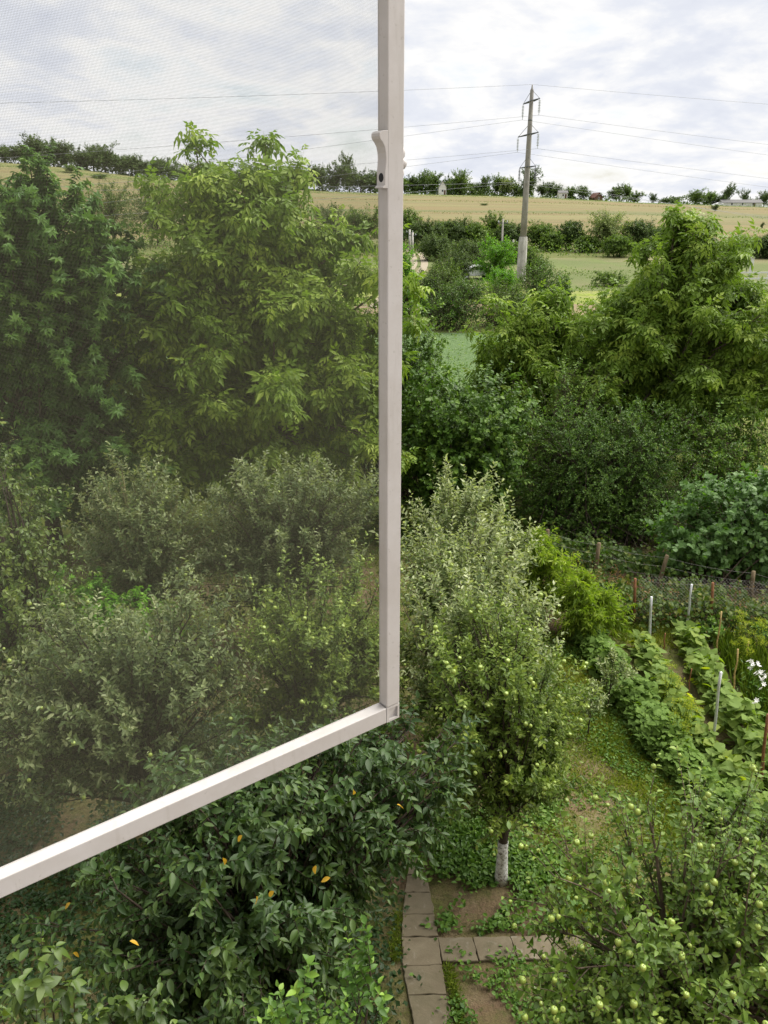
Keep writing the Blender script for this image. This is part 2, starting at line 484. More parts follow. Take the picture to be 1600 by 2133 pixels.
M['golden'] = ground_mat('dry_golden_field', [
    (0.032, (0.10, 1.0, 1), 0.50, 0.60, (0.165, 0.158, 0.070), 0.9),
    (0.11, (0.07, 1.0, 1), 0.50, 0.57, (0.160, 0.118, 0.062), 0.7),
    (0.018, (0.14, 1.6, 1), 0.555, 0.60, (0.105, 0.122, 0.048), 0.9),
    (0.30, (0.5, 1, 1), 0.55, 0.70, (0.13, 0.115, 0.05), 0.6),
    (0.30, (0.02, 1.0, 1), 0.50, 0.60, (0.120, 0.100, 0.048), 0.55),
    (0.012, (1.0, 1.0, 1), 0.52, 0.62, (0.13, 0.128, 0.055), 0.7)], (0.162, 0.132, 0.060), 1.2, 0.7, 0.2)
M['ridge_grass'] = ground_mat('ridge_grass', [
    (0.03, (0.15, 1, 1), 0.48, 0.6, (0.17, 0.155, 0.065), 0.7), (0.25, I3, 0.5, 0.62, (0.12, 0.14, 0.05), 0.7)], (0.12, 0.138, 0.045), 1.2, 0.6, 0.2)
M['dirt'] = ground_mat('dirt_road', [(0.8, I3, 0.45, 0.6, (0.22, 0.185, 0.13), 0.7)], (0.27, 0.235, 0.175), 5, 0.6, 0.08)

# insect netting: a fine grey grid, open between its threads
m, N = newmat('insect_netting')
tc = N.n('ShaderNodeTexCoord')
sp = N.n('ShaderNodeSeparateXYZ'); N.l(tc.outputs['Object'], sp.inputs[0])
PITCH = 0.00112


def thread(axis):
    fr = N.math('FRACT', N.math('DIVIDE', axis, PITCH))
    dd = N.math('ABSOLUTE', N.math('SUBTRACT', fr, 0.5))
    return N.math('LESS_THAN', dd, 0.056)


grid = N.math('MAXIMUM', thread(sp.outputs[0]), thread(sp.outputs[2]))
tr = N.n('ShaderNodeBsdfTransparent')
gr = principled(N, (0.122, 0.124, 0.09), 0.7, 0.2)
mx = N.n('ShaderNodeMixShader')
N.l(grid, mx.inputs[0]); N.l(tr.outputs[0], mx.inputs[1]); N.l(gr, mx.inputs[2])
out(N, mx.outputs[0]); M['netting'] = m

# ------------------------------------------------------------------ terrain
RIDGE_Y = 420.0
_rpx = [-700, -200, 0, 110, 290, 460, 640, 800, 1100, 1300, 1600, 1900, 2400]
_rpy = [318, 330, 336, 345, 368, 384, 396, 402, 409, 420, 431, 440, 452]
_rp = np.array([atY(a, b, RIDGE_Y) for a, b in zip(_rpx, _rpy)])


def zt(x, y):
    x = np.asarray(x, float); y = np.asarray(y, float)
    zr = np.interp(x, _rp[:, 0], _rp[:, 2])
    t = np.clip((y - 122) / (RIDGE_Y - 122), 0, 1)
    up = zr * (t ** 1.12)
    dn = np.clip((y - RIDGE_Y), 0, None) * 0.012
    return up - dn


def smooth_noise(x, y, seed, s):
    r = np.random.default_rng(seed)
    v = np.zeros_like(x)
    for k in range(7):
        a, b, ph = r.normal(size=3)
        v += np.sin((x * a + y * b) / s * 2.2 + ph * 6) / 7 ** 0.5
    return v


def band(name, y0, y1, xw, nx, ny, mat, amp=0.0, seed=0):
    xs = np.linspace(-xw, xw, nx); ys = np.linspace(y0, y1, ny)
    X, Y = np.meshgrid(xs, ys)
    Z = zt(X, Y)
    if amp:
        edge = np.clip(np.minimum(Y - y0, y1 - Y) / 0.8, 0, 1)
        Z = Z + amp * edge * (smooth_noise(X, Y, seed, 1.3) + 0.5 * smooth_noise(X, Y, seed + 1, 0.5))
    V = np.stack([X, Y, Z], -1).reshape(-1, 3)
    i = np.arange(nx * ny).reshape(ny, nx)
    q = np.stack([i[:-1, :-1], i[:-1, 1:], i[1:, 1:], i[1:, :-1]], -1).reshape(-1, 4)
    return link(name, mesh_np(name, V, [q], M[mat], None, True), kind='structure')


band('garden_ground', -6, 17.6, 40, 300, 120, 'garden', 0.022, 3)
band('rough_ground', 17.6, 30, 60, 80, 30, 'rough', 0.06, 5)
band('crop_field', 30, 52, 90, 60, 20, 'crop')
band('scrub_ground', 52, 61, 110, 40, 6, 'scrub')
band('stubble_strip', 61, 68, 120, 40, 4, 'stubble')
band('weedy_strip', 68, 79, 140, 40, 4, 'weedy')
band('meadow', 79, 128, 200, 60, 20, 'meadow')
band('field_verge', 128, 160, 260, 80, 14, 'verge')
band('golden_field', 160, 395, 520, 120, 60, 'golden')
band('ridge_ground', 395, 1100, 1300, 160, 40, 'ridge_grass')

wall = MB()
wall.box((-9, -0.55, -0.3), (9, -0.30, H - 0.95)); wall.box((-9, -0.55, H + 0.75), (9, -0.30, H + 2.2)); wall.box((-9, -0.55, H - 0.95), (-1.1, -0.30, H + 0.75)); wall.box((1.3, -0.55, H - 0.95), (9, -0.30, H + 0.75))
unseen_house_wall = wall.build('unseen_house_wall', None, kind='structure')  # unseen wall behind the camera, added to shade and warm the screen frame
# dirt road winding up past the bushes: two wheel tracks
road = [(800, 640), (822, 612), (840, 590), (858, 575), (868, 562), (874, 550), (872, 540), (866, 533), (856, 526), (846, 522)]


def ribbon(name, pts, half, mat, dz, off=0.0):
    P = np.array([at(a, b)[:2] for a, b in pts])
    t = np.linspace(0, len(P) - 1, 60)
    P = np.stack([np.interp(t, np.arange(len(P)), P[:, k]) for k in (0, 1)], -1)
    for _ in range(3):
        P[1:-1] = (P[:-2] + 2 * P[1:-1] + P[2:]) / 4
    T = nrm(np.gradient(P, axis=0)); Nn = np.stack([-T[:, 1], T[:, 0]], -1)
    V = []
    for sgn in (-1, 1):
        Q = P + Nn * (off + sgn * half)
        V.append(np.concatenate([Q, (zt(Q[:, 0], Q[:, 1]) + dz)[:, None]], -1))
    V = np.stack(V, 1).reshape(-1, 3)
    i = np.arange(len(P)).reshape(-1) * 2
    q = np.stack([i[:-1], i[:-1] + 1, i[1:] + 1, i[1:]], -1)
    return V, q


unseen_house_wall.data.materials.clear(); unseen_house_wall.data.materials.append(plain_mat('cream_render', (0.52, 0.44, 0.38), (0.46, 0.38, 0.33), 3, 0.9, 0.1))
rv = MB()
for off in (-0.75, 0.75):
    V, q = ribbon('r', road, 0.5, 'dirt', 0.03, off)
    rv.add(V, [q])
rv.build('dirt_road', M['dirt'], None, True, kind='structure')

# ------------------------------------------------------------------ foliage
def _fold(L=5):
    pass


def T_leaf2():
    V = np.array([(0, 0, 0), (.42, .5, .07), (1, 0, -.10), (.42, -.5, .07)])
    return V, np.array([(0, 2, 1), (0, 3, 2)])


def T_leaf4():
    V = np.array([(0, 0, 0), (.30, .42, .05), (.68, .38, .0), (1, 0, -.16), (.68, -.38, .0), (.30, -.42, .05), (.5, 0, -.05)])
    return V, np.array([(0, 6, 1), (1, 6, 2), (2, 6, 3), (3, 6, 4), (4, 6, 5), (5, 6, 0)])


def T_near(curl=0.22, serr=0.0):
    xs = [0, .18, .42, .68, .88, 1]
    ws = [0, .36, .5, .40, .18, 0]
    c = [(x, 0, -curl * x * x) for x in xs]
    l = [(xs[i], ws[i], -curl * xs[i] ** 2 + .10 * ws[i] / .5) for i in range(1, 5)]
    r = [(a, -b, z) for a, b, z in l]
    V = np.array(c + l + r)
    Fc = []
    for s, o in ((1, 6), (-1, 10)):
        t = [(0, 1, o), (4, 5, o + 3)]
        for i in range(3):
            t += [(i + 1, i + 2, o + i + 1), (i + 1, o + i + 1, o + i)]
        Fc += t if s == 1 else [(a, cc, b) for a, b, cc in t]
    return V, np.array(Fc)


def T_compound(n=7, droop=0.35, lw=0.16, ll=0.42):
    """walnut leaf: leaflets along an arching stalk; unit length"""
    V, Fc = [], []
    b, fb = T_leaf2()
    pairs = [(0.38, 1), (0.38, -1), (0.60, 1), (0.60, -1), (0.80, 1), (0.80, -1), (0.86, 0)] if n == 7 else [(0.42, 1), (0.42, -1), (0.72, 1), (0.72, -1), (0.84, 0)]
    for k, (x, s) in enumerate(pairs):
        z = -droop * x * x
        ang = s * math.radians(58)
        L = ll * (0.8 + 0.35 * x) * (1.12 if s == 0 else 1)
        d = np.array((math.cos(ang), math.sin(ang), -0.35 - 0.3 * x)); d /= np.linalg.norm(d)
        y = np.array((-math.sin(ang), math.cos(ang), 0))
        nn = np.cross(d, y)
        P = np.array((x, 0, z)) + b[:, :1] * L * d + b[:, 1:2] * lw * 1.25 * y + b[:, 2:] * L * nn
        Fc.append(fb + len(b) * k)
        V.append(P)
    # stalk as a thin blade
    o = len(b) * len(pairs)
    V.append(np.array([(0, .006, 0), (0, -.006, 0), (.86, 0, -droop * .74)]))
    Fc.append(np.array([(o, o + 1, o + 2)]))
    return np.concatenate(V), np.concatenate(Fc)


def T_palmate(n=5, droop=0.3, w=0.34):
    V, Fc = [], []
    b, fb = T_leaf2()
    for k in range(n):
        a = (k - (n - 1) / 2) * math.radians(48)
        L = 1.0 - 0.14 * abs(k - (n - 1) / 2)
        d = np.array((math.cos(a), math.sin(a), -droop)); d /= np.linalg.norm(d)
        y = np.array((-math.sin(a), math.cos(a), 0)); nn = np.cross(d, y)
        V.append(b[:, :1] * L * d + b[:, 1:2] * w * y + b[:, 2:] * L * nn)
        Fc.append(fb + 4 * k)
    return np.concatenate(V), np.concatenate(Fc)


def T_heart():
    V = np.array([(0, 0, 0), (-.10, .26, .02), (.12, .48, .02), (.48, .44, .0), (.80, .2, -.08), (1, 0, -.2), (.80, -.2, -.08), (.48, -.44, .0), (.12, -.48, .02), (-.10, -.26, .02), (.45, 0, -.04)])
    k = list(range(10))
    return V, np.array([(10, k[(i + 1) % 10], k[i]) for i in range(10)])[:, ::-1]


def T_tri():
    """bean leaf: three heart leaflets"""
    hv, hf = T_heart()
    V, Fc = [], []
    for k, a in enumerate((0, 1.75, -1.75)):
        R = np.array([(math.cos(a), -math.sin(a), 0), (math.sin(a), math.cos(a), 0), (0, 0, 1)])
        P = (hv * 0.62 + np.array((.12 if k == 0 else .02, 0, 0))) @ R.T
        V.append(P); Fc.append(hf + 11 * k)
    return np.concatenate(V), np.concatenate(Fc)


TM = {'leaf2': T_leaf2(), 'leaf4': T_leaf4(), 'near': T_near(), 'near_flat': T_near(0.08), 'curl': T_near(0.5), 'walnut': T_compound(),
      'walnut5': T_compound(5, 0.35, 0.20, 0.46), 'palm': T_palmate(), 'heart': T_heart(), 'tri': T_tri()}


def leaf_mesh(name, fr, tmpl, mat, smooth=False):
    P, X, Z, L, Wd, T = fr
    X = nrm(X)
    Y = nrm(np.cross(Z, X)); Z = np.cross(X, Y)
    tv, tf = TM[tmpl]
    n, k = len(P), len(tv)
    V = P[:, None] + (tv[None, :, 0:1] * L[:, None, None]) * X[:, None] + (tv[None, :, 1:2] * Wd[:, None, None]) * Y[:, None] + (tv[None, :, 2:3] * (L * np.random.default_rng(len(P)).uniform(0.2, 2.0, len(P)))[:, None, None]) * Z[:, None]
    Fc = tf[None] + (np.arange(n) * k)[:, None, None]
    return mesh_np(name, V.reshape(-1, 3), [Fc.reshape(-1, 3)], mat, np.repeat(T, k), smooth)


def take(fr, idx):
    return tuple(a[idx] for a in fr)


def cat_frames(*frs):
    return tuple(np.concatenate(z) for z in zip(*frs))


def grow(seed, envs, nb, ns, nl, shoot=0.5, up=0.5, outw=0.6, along=0.5, jit=0.5, droop=0.2, s0=0.15, leaf=(0.1, 0.05), langle=60, ldroop=0.2,
         trunk_h=2.0, trunk_r=0.08, lean=(0, 0), inner=0.6, zmin=0.1, stem_start=(0.3, 1.0), tip=0.25, tint0=0.42, tvar=0.16, nrand=0.5, ground_stems=0.0, tmin=0.3, bulge=0.18, upw=1.0, twig_r=0.004):
    """boughs from a trunk to the rim of an envelope, shoots along them, leaves along the shoots (all local to the foot of the trunk)"""
    r = np.random.default_rng(seed)
    E = np.array([e[:6] for e in envs], float)
    wt = np.array([e[6] if len(e) > 6 else e[3] * e[4] * e[5] for e in envs], float)
    k = r.choice(len(E), nb, p=wt / wt.sum())
    d = nrm(r.normal(size=(nb, 3)) + np.array((0, 0, 0.25)))
    rho = inner + (1 - inner) * r.random((nb, 1)) ** 0.6
    tipP = E[k, :3] + d * E[k, 3:6] * rho
    tipP[:, 2] = np.maximum(tipP[:, 2], zmin + 0.15 * r.random(nb))
    h = trunk_h * (stem_start[0] + (stem_start[1] - stem_start[0]) * r.random(nb))
    h = np.minimum(h, np.maximum(tipP[:, 2] - 0.05, 0.05))
    S = np.stack([lean[0] * h / trunk_h, lean[1] * h / trunk_h, h], -1)
    if ground_stems:
        S[:, :2] = r.normal(size=(nb, 2)) * ground_stems
        S[:, 2] = 0.02
    vec = tipP - S
    ln = np.linalg.norm(vec, axis=1, keepdims=True)
    C = S + vec * 0.45 + np.array((0, 0, 1.0)) * bulge * ln + r.normal(size=(nb, 3)) * 0.06 * ln
    tt = np.linspace(0, 1, 7)[None, :, None]
    B = (1 - tt) ** 2 * S[:, None] + 2 * tt * (1 - tt) * C[:, None] + tt ** 2 * tipP[:, None]
    rb = trunk_r * 0.42 * np.clip(ln / max(ln.max(), 1e-6), 0.35, 1)
    BR = rb * (1 - 0.86 * np.linspace(0, 1, 7)[None, :])
    # shoots
    t = tmin + (1 - tmin) * r.random((nb, ns)) ** 0.8
    t[:, 0] = 1.0
    t3 = t[..., None]
    O = (1 - t3) ** 2 * S[:, None] + 2 * t3 * (1 - t3) * C[:, None] + t3 ** 2 * tipP[:, None]
    bd = nrm(2 * (1 - t3) * (C - S)[:, None] + 2 * t3 * (tipP - C)[:, None])
    ow = nrm((O - E[k, None, :3]) / E[k, None, 3:6])
    D = nrm(along * bd + outw * ow + np.array((0, 0, up)) + jit * r.normal(size=(nb, ns, 3)))
    SL = shoot * (0.55 + 0.9 * r.random((nb, ns, 1)))
    ss = np.linspace(0, 1, 4)
    SP = O[:, :, None] + D[:, :, None] * (ss[None, None, :, None] * SL[:, :, None]) - np.array((0, 0, droop)) * (ss ** 2)[None, None, :, None] * SL[:, :, None]
    SR = np.broadcast_to(twig_r * (1 - 0.75 * ss)[None, None, :], (nb, ns, 4))
    # leaves
    s = s0 + (1 - s0) * (np.arange(nl) + r.random((nb, ns, nl))) / nl
    s3 = s[..., None]
    LP = O[:, :, None] + D[:, :, None] * (s3 * SL[:, :, None]) - np.array((0, 0, droop)) * s3 ** 2 * SL[:, :, None]
    tan = nrm(D[:, :, None] - np.array((0, 0, 2 * droop)) * s3)
    tan = np.broadcast_to(tan, LP.shape)
    a0 = r.random((nb, ns, 1)) * 6.28
    az = a0 + np.arange(nl)[None, None] * 2.4 + r.normal(size=(nb, ns, nl)) * 0.35
    ref = np.where(np.abs(tan[..., 2:3]) > 0.9, np.array([1.0, 0, 0]), np.array([0, 0, 1.0]))
    A = nrm(np.cross(tan, ref)); Bv = np.cross(tan, A)
    rad = A * np.cos(az)[..., None] + Bv * np.sin(az)[..., None]
    la = np.radians(langle) * (1.15 - 0.45 * s3)
    LD = nrm(tan * np.cos(la) + rad * np.sin(la) - np.array((0, 0, ldroop)) + r.normal(size=LP.shape) * 0.12)
    LN = nrm(np.array((0, 0, upw)) + 0.35 * ow[:, :, None] + tan * 0.15 + nrand * r.normal(size=LP.shape))
    LL = leaf[0] * (0.5 + 0.75 * r.random(s.shape)) * (1 - 0.3 * s) * (1 + 0.12 * r.normal(size=(nb, ns, 1)))
    LW = leaf[1] * (LL / leaf[0]) * (0.85 + 0.3 * r.random(s.shape))
    tint = tint0 + tvar * r.normal(size=s.shape) + 0.11 * r.normal(size=(nb, ns, 1)) + 0.07 * r.normal(size=(nb, 1, 1)) + tip * (s - 0.5)
    tint = np.clip(tint, 0, 1)
    keep = LP[..., 2] > zmin * 0.4
    fl = lambda a: a[keep] if a.ndim == 4 else a[keep]
    fr = (LP[keep], LD[keep], LN[keep], LL[keep], LW[keep], tint[keep])
    wood = [(B, BR, 5), (SP.reshape(-1, 4, 3), SR.reshape(-1, 4), 3)]
    return fr, wood


def wood_mesh(name, wood, trunk, mat):
    mb = MB()
    if trunk is not None:
        pts, rad = trunk
        mb.tube(pts, rad, 9)
    for P, R, s in wood:
        V, q = tubes(P, R, s)
        mb.add(V, [q])
    return mb.mesh(name, mat, True)


def trunk_poly(h, r0, lean=(0, 0), seed=0, top=0.35):
    g = np.random.default_rng(seed + 99)
    z = np.linspace(-0.1, h, 8)
    t = np.clip(z / h, 0, 1)
    pts = np.stack([lean[0] * t + g.normal(size=8) * 0.015 * h * t, lean[1] * t + g.normal(size=8) * 0.015 * h * t, z], -1)
    rad = r0 * (1 - (1 - top) * t) * np.where(t < 0.08, 1.25, 1)
    return pts, rad


LEAF_CACHE = {}


def leaf_parts(root, fr, base, tmpl, mat, n, cell=26, name='leaf'):
    """takes the leaves that show largest out of a crown and makes each an object of its own; returns what is left"""
    P = fr[0] + fr[1] * fr[3][:, None] * 0.5 + base
    x, y, d = proj(P)
    ok = (x > 0) & (x < 1600) & (y > 0) & (y < 2133)
    cx = (x // cell).astype(int); cy = (y // cell).astype(int)
    key = cx * 1000 + cy
    order = np.argsort(d)
    seen, pick = set(), []
    for i in order:
        if not ok[i] or key[i] in seen:
            continue
        seen.add(key[i]); pick.append(i)
    pick = np.array(sorted(pick, key=lambda i: -fr[3][i] * fr[4][i] / d[i] ** 2)[:n], dtype=int)
    X = nrm(fr[1][pick]); Y = nrm(np.cross(fr[2][pick], X)); Z = np.cross(X, Y)
    tv, tf = TM[tmpl]
    for j, i in enumerate(pick):
        b = int(np.clip(fr[5][i] * 6, 0, 5))
        kk = (tmpl, mat, b)
        if kk not in LEAF_CACHE:
            LEAF_CACHE[kk] = mesh_np('leaf', tv, [tf], M[mat], np.full(len(tv), (b + 0.5) / 6), True)
        o = link(name, LEAF_CACHE[kk], root)
        L, Wd = float(fr[3][i]), float(fr[4][i])
        mm = Matrix.Identity(4)
        for c in range(3):
            mm[c][0] = float(X[j][c]) * L; mm[c][1] = float(Y[j][c]) * Wd; mm[c][2] = float(Z[j][c]) * L; mm[c][3] = float(fr[0][i][c])
        o.matrix_local = mm
    rest = np.ones(len(d), bool); rest[pick] = False
    return take(fr, rest)


_am = MB()
_am.lathe([(0.004, .036), (0.018, .042), (0.033, .036), (0.042, .018), (0.043, 0.0), (0.038, -.020), (0.026, -.036), (0.012, -.040), (0.003, -.034)], (0, 0, 0), 12)
APPLE = _am.mesh('apple', M['apple_fruit'], True)
_am = MB(); _am.tube([(0, 0, .03), (0.003, 0, .05), (0.008, 0.002, .066)], [.003, .0025, .003], 5)
STALK = _am.mesh('stalk', M['bark_dark'])


def apples(root, fr, base, n, seed, size=1.0, stalk=True):
    r = np.random.default_rng(seed)
    P = fr[0] + base
    x, y, d = proj(P)
    ok = np.where((x > -40) & (x < 1640) & (y > 0) & (y < 2160))[0]
    # near the outside of the crown on the window side
    cell = 55
    best = {}
    for i in ok[r.permutation(len(ok))]:
        k = (int(x[i] // cell), int(y[i] // cell))
        if k not in best or d[i] < d[best[k]]:
            best[k] = i
    idx = np.array(list(best.values()))
    idx = idx[r.permutation(len(idx))][:n]
    for i in idx:
        toward = nrm(np.array((0, 0, H)) - P[i])
        o = link('apple', APPLE, root)
        s = size * float(0.6 + 0.6 * r.random())
        o.location = [float(c) for c in (fr[0][i] + toward * 0.035 - np.array((0, 0, 0.05)) + r.normal(size=3) * 0.02)]
        o.rotation_euler = tuple(float(c) for c in r.normal(size=3) * 0.35)
        o.scale = (s, s, s)
        if stalk:
            link('stalk', STALK, o)


def tree(name, label, cat, base, group=None, tmpl='leaf2', mat='walnut', bark='bark', trunk=None, n_leaf_parts=0, n_apples=0, apple_size=1.0, seed=1, smooth=False, crown_kind=None, whitewash=None, cell=26, **kw):
    base = np.asarray(base, float)
    root = thing(name, label, cat, base, group)
    fr, wood = grow(seed, **kw)
    tp = None
    if trunk is not None:
        tp = trunk_poly(trunk[0], trunk[1], kw.get('lean', (0, 0)), seed)
    if n_apples:
        apples(root, fr, base, n_apples, seed + 7, apple_size, tmpl.startswith('near'))
    if n_leaf_parts:
        fr = leaf_parts(root, fr, base, tmpl, mat, n_leaf_parts, cell)
        crown_kind = 'stuff'
    link('trunk', wood_mesh('trunk', wood, tp, M[bark]), root)
    if whitewash:
        z = np.linspace(0.0, whitewash, 5)
        pts = np.stack([np.interp(z, tp[0][:, 2], tp[0][:, 0]), np.interp(z, tp[0][:, 2], tp[0][:, 1]), z], -1)
        mb = MB(); mb.tube(pts, np.interp(z, tp[0][:, 2], tp[1]) + 0.004, 12)
        mb.build('whitewash', M['whitewash'], root, True)
    link('crown', leaf_mesh('crown', fr, tmpl, M[mat], smooth), root, kind=crown_kind)
    return root


def foot(px, Y, z=0.0):
    """ground point at world depth Y in the photo column px"""
    d = Y * CT - (z - H) * ST
    return np.array(((px - CXP) / F * d, Y, z))


# ---- the two big walnuts, the maple and the thicket behind the garden fence
b = foot(578, 18.6)
tree('walnut_tree', 'tall yellow-green walnut tree behind the window netting, twin topped', 'tree', b, tmpl='walnut5', mat='walnut', trunk=(6.5, 0.17), seed=11,
     envs=[(-0.3, 0, 4.0, 3.2, 2.8, 2.8, 30), (-1.15, -.2, 6.6, 1.35, 1.4, 2.3, 16), (0.1, 0, 6.8, 1.0, 1.2, 2.05, 12), (1.7, 0, 5.2, 1.7, 1.7, 2.0, 12), (-2.5, -.3, 4.8, 1.3, 1.4, 1.9, 7), (2.3, -.3, 2.7, 1.3, 1.5, 1.7, 6), (-2.0, -.6, 2.6, 1.5, 1.4, 1.5, 7), (0.2, -1.4, 2.6, 1.8, 1.0, 1.4, 7)],
     nb=290, ns=11, nl=8, shoot=0.42, up=0.3, outw=0.7, along=0.5, jit=0.35, droop=0.25, s0=0.45, leaf=(0.40, 0.40), langle=75, ldroop=0.45, trunk_h=6.5, trunk_r=0.2, inner=0.62, zmin=0.7, tip=0.35, tint0=0.52, tvar=0.12, nrand=0.3)
b = foot(118, 17.6)
tree('maple_tree', 'dark broad-leaved maple tree at the left edge behind the netting', 'tree', b, tmpl='palm', mat='maple', bark='bark_dark', trunk=(6, 0.17), seed=12,
     envs=[(-.4, 0, 4.2, 2.7, 2.7, 3.0, 30), (0.1, -.4, 6.7, 2.1, 1.6, 2.05, 40), (1.2, -.2, 6.3, 1.4, 1.3, 1.7, 14), (-1.2, -.4, 7.0, 1.6, 1.5, 1.8, 14), (0.4, -1.3, 1.7, 1.9, 1.0, 1.4, 9), (1.0, -.2, 6.2, 1.5, 1.4, 1.9, 12), (1.3, -.7, 2.6, 1.5, 1.6, 2.0, 9), (-1.6, 0, 6.0, 1.8, 1.8, 2.3, 10), (1.7, 0.2, 5.0, 1.5, 1.4, 1.9, 9), (2.1, -.2, 5.5, 1.2, 1.3, 1.5, 8), (2.4, 0.4, 3.4, 1.3, 1.3, 1.7, 6)],
     nb=420, ns=9, nl=10, shoot=0.5, up=-0.05, outw=0.9, along=0.25, jit=0.3, droop=0.12, s0=0.3, leaf=(0.23, 0.23), langle=80, ldroop=0.15, trunk_h=6, trunk_r=0.2, inner=0.6, zmin=0.3, tip=0.25, tint0=0.46, tvar=0.12, nrand=0.16)
b = foot(1345, 22.6)
tree('walnut_tree', 'large walnut tree with two pointed tops at the right, over the thicket', 'tree', b, tmpl='walnut5', mat='walnut', trunk=(5.2, 0.17), seed=23,
     envs=[(0.5, 0, 4.1, 2.6, 2.4, 1.9, 24), (0.0, -.3, 5.7, 1.0, 1.0, 1.75, 13), (1.15, 0, 5.6, 1.1, 1.1, 1.7, 13), (2.3, -.2, 3.9, 1.8, 1.7, 1.6, 9), (3.3, 0, 3.6, 1.4, 1.4, 1.5, 6), (-1.6, -.2, 3.7, 1.2, 1.2, 1.2, 6), (-2.3, -.4, 2.9, 1.2, 1.2, 1.3, 6), (-1.0, -1.2, 2.9, 1.2, 1.0, 1.0, 4), (1.7, -1.2, 2.2, 1.4, 1.0, 1.2, 4)],
     nb=290, ns=11, nl=8, shoot=0.42, up=0.3, outw=0.7, along=0.5, jit=0.35, droop=0.25, s0=0.45, leaf=(0.38, 0.38), langle=75, ldroop=0.45, trunk_h=5.2, trunk_r=0.2, inner=0.6, zmin=0.6, tip=0.35, tint0=0.42, tvar=0.10, nrand=0.3)
WAL2 = bpy.data.objects['walnut_tree.001']
r = np.random.default_rng(3)
for k, (px, py, Y) in enumerate(((1545, 850, 21.2), (1590, 905, 21.3), (1500, 980, 20.9), (1470, 810, 21.0))):
    E_ = atY(px, py, Y) - b
    S_ = np.array((0.1, 0, 2.2 - .2 * k))
    mb = MB()
    ptz = [S_ + (E_ - S_) * t + np.array((0, 0, .35 * math.sin(t * 3.1))) + r.normal(size=3) * .05 for t in np.linspace(0, 1, 7)]
    mb.tube(ptz, list(np.linspace(.05, .016, 7)), 6)
    for q_ in range(9):
        o_ = ptz[r.integers(3, 7)]
        e_ = o_ + nrm(r.normal(size=3) * .8 + (E_ - S_) * .3) * r.uniform(.3, .8)
        mb.tube([o_, (o_ + e_) / 2 + r.normal(size=3) * .06, e_], [.013, .010, .005], 4)
    mb.build('dead_branch', M['bark_pale'], WAL2, True)
b = foot(1090, 23.5)
tree('young_walnut', 'young pale green walnut rising between the thicket and the crop field', 'tree', b, tmpl='walnut5', mat='walnut', trunk=(3.6, 0.06), seed=14,
     envs=[(0, 0, 2.6, 1.7, 1.3, 1.6, 10), (-1.2, 0, 3.8, .55, .6, 1.25, 3), (0.35, 0, 4.1, .8, .8, 1.15, 4), (1.2, 0, 3.1, .8, .8, 1.2, 3)],
     nb=90, ns=9, nl=8, shoot=0.36, up=0.45, outw=0.6, along=0.5, jit=0.35, droop=0.2, s0=0.4, leaf=(0.38, 0.36), langle=70, ldroop=0.35, trunk_h=3.6, trunk_r=0.09, inner=0.55, zmin=0.4, tip=0.3, tint0=0.5, tvar=0.10, nrand=0.3)
b = foot(835, 21.0)
tree('leafy_bush', 'tall dense bush rising right beside the window stile, behind the hazel', 'bush', b, tmpl='leaf4', mat='hazel', bark='bark_dark', seed=15,
     envs=[(0.2, 0, 2.9, 1.15, 1.2, 2.2, 10), (0.25, 0, 4.5, .75, .7, 1.3, 5), (-1.2, 0, 2.6, 1.3, 1.2, 2.0, 6)],
     nb=150, ns=10, nl=11, shoot=0.3, up=0.5, outw=0.6, along=0.4, jit=0.45, droop=0.1, leaf=(0.11, 0.08), langle=60, ldroop=0.2, trunk_h=1, trunk_r=0.05, inner=0.6, zmin=0.2, ground_stems=0.4, tint0=0.5, nrand=0.5)
b = foot(955, 18.7)
tree('hazel_bush', 'dark rounded hazel bush with broad leaves beside the window stile', 'bush', b, tmpl='leaf4', mat='hazel', bark='bark_dark', seed=16,
     envs=[(0, 0, 1.9, 1.65, 1.3, 1.75, 12), (-.5, 0, 3.0, .9, .9, 1.15, 5), (0.8, 0, 2.8, .9, 1.0, 1.2, 4), (-.1, -.8, 1.0, 1.2, .8, 1.0, 3)],
     nb=230, ns=10, nl=11, shoot=0.42, up=0.2, outw=0.7, along=0.5, jit=0.4, droop=0.22, leaf=(0.13, 0.11), langle=68, ldroop=0.22, trunk_h=1, trunk_r=0.05, inner=0.55, zmin=0.15, ground_stems=0.35, tint0=0.42, tvar=0.13, nrand=0.35)
b = foot(1255, 18.6)
tree('thorn_thicket', 'dark fine-leaved thorn thicket in the middle, behind the wire fence', 'bush', b, tmpl='leaf2', mat='thorn', bark='bark_dark', seed=17,
     envs=[(0, 0, 1.5, 2.2, 1.5, 1.6, 14), (0.6, 0, 2.3, 1.4, 1.2, 1.0, 6), (1.2, -.3, 1.6, 1.1, 1.1, 1.5, 5), (-1.3, 0.2, 1.9, 1.1, 1.2, 1.4, 5)],
     nb=260, ns=14, nl=18, shoot=0.42, up=0.25, outw=0.6, along=0.4, jit=0.6, droop=0.3, leaf=(0.064, 0.042), langle=60, ldroop=0.2, trunk_h=1, trunk_r=0.05, inner=0.5, zmin=0.1, ground_stems=0.7, tint0=0.45, tvar=0.18, nrand=0.6)
b = foot(1150, 20.5)
tree('elder_bush', 'loose olive-green bush with bare twigs between hazel and thorn thicket', 'bush', b, tmpl='leaf4', mat='hazel', bark='bark', seed=18,
     envs=[(0, 0, 2.3, 1.3, 1.0, 1.6, 8), (0.7, 0, 3.0, .9, .8, .9, 3)],
     nb=110, ns=9, nl=9, shoot=0.4, up=0.3, outw=0.5, along=0.5, jit=0.55, droop=0.2, leaf=(0.085, 0.06), langle=65, ldroop=0.3, trunk_h=1, trunk_r=0.05, inner=0.5, zmin=0.2, ground_stems=0.4, tint0=0.6, tvar=0.2, nrand=0.5)
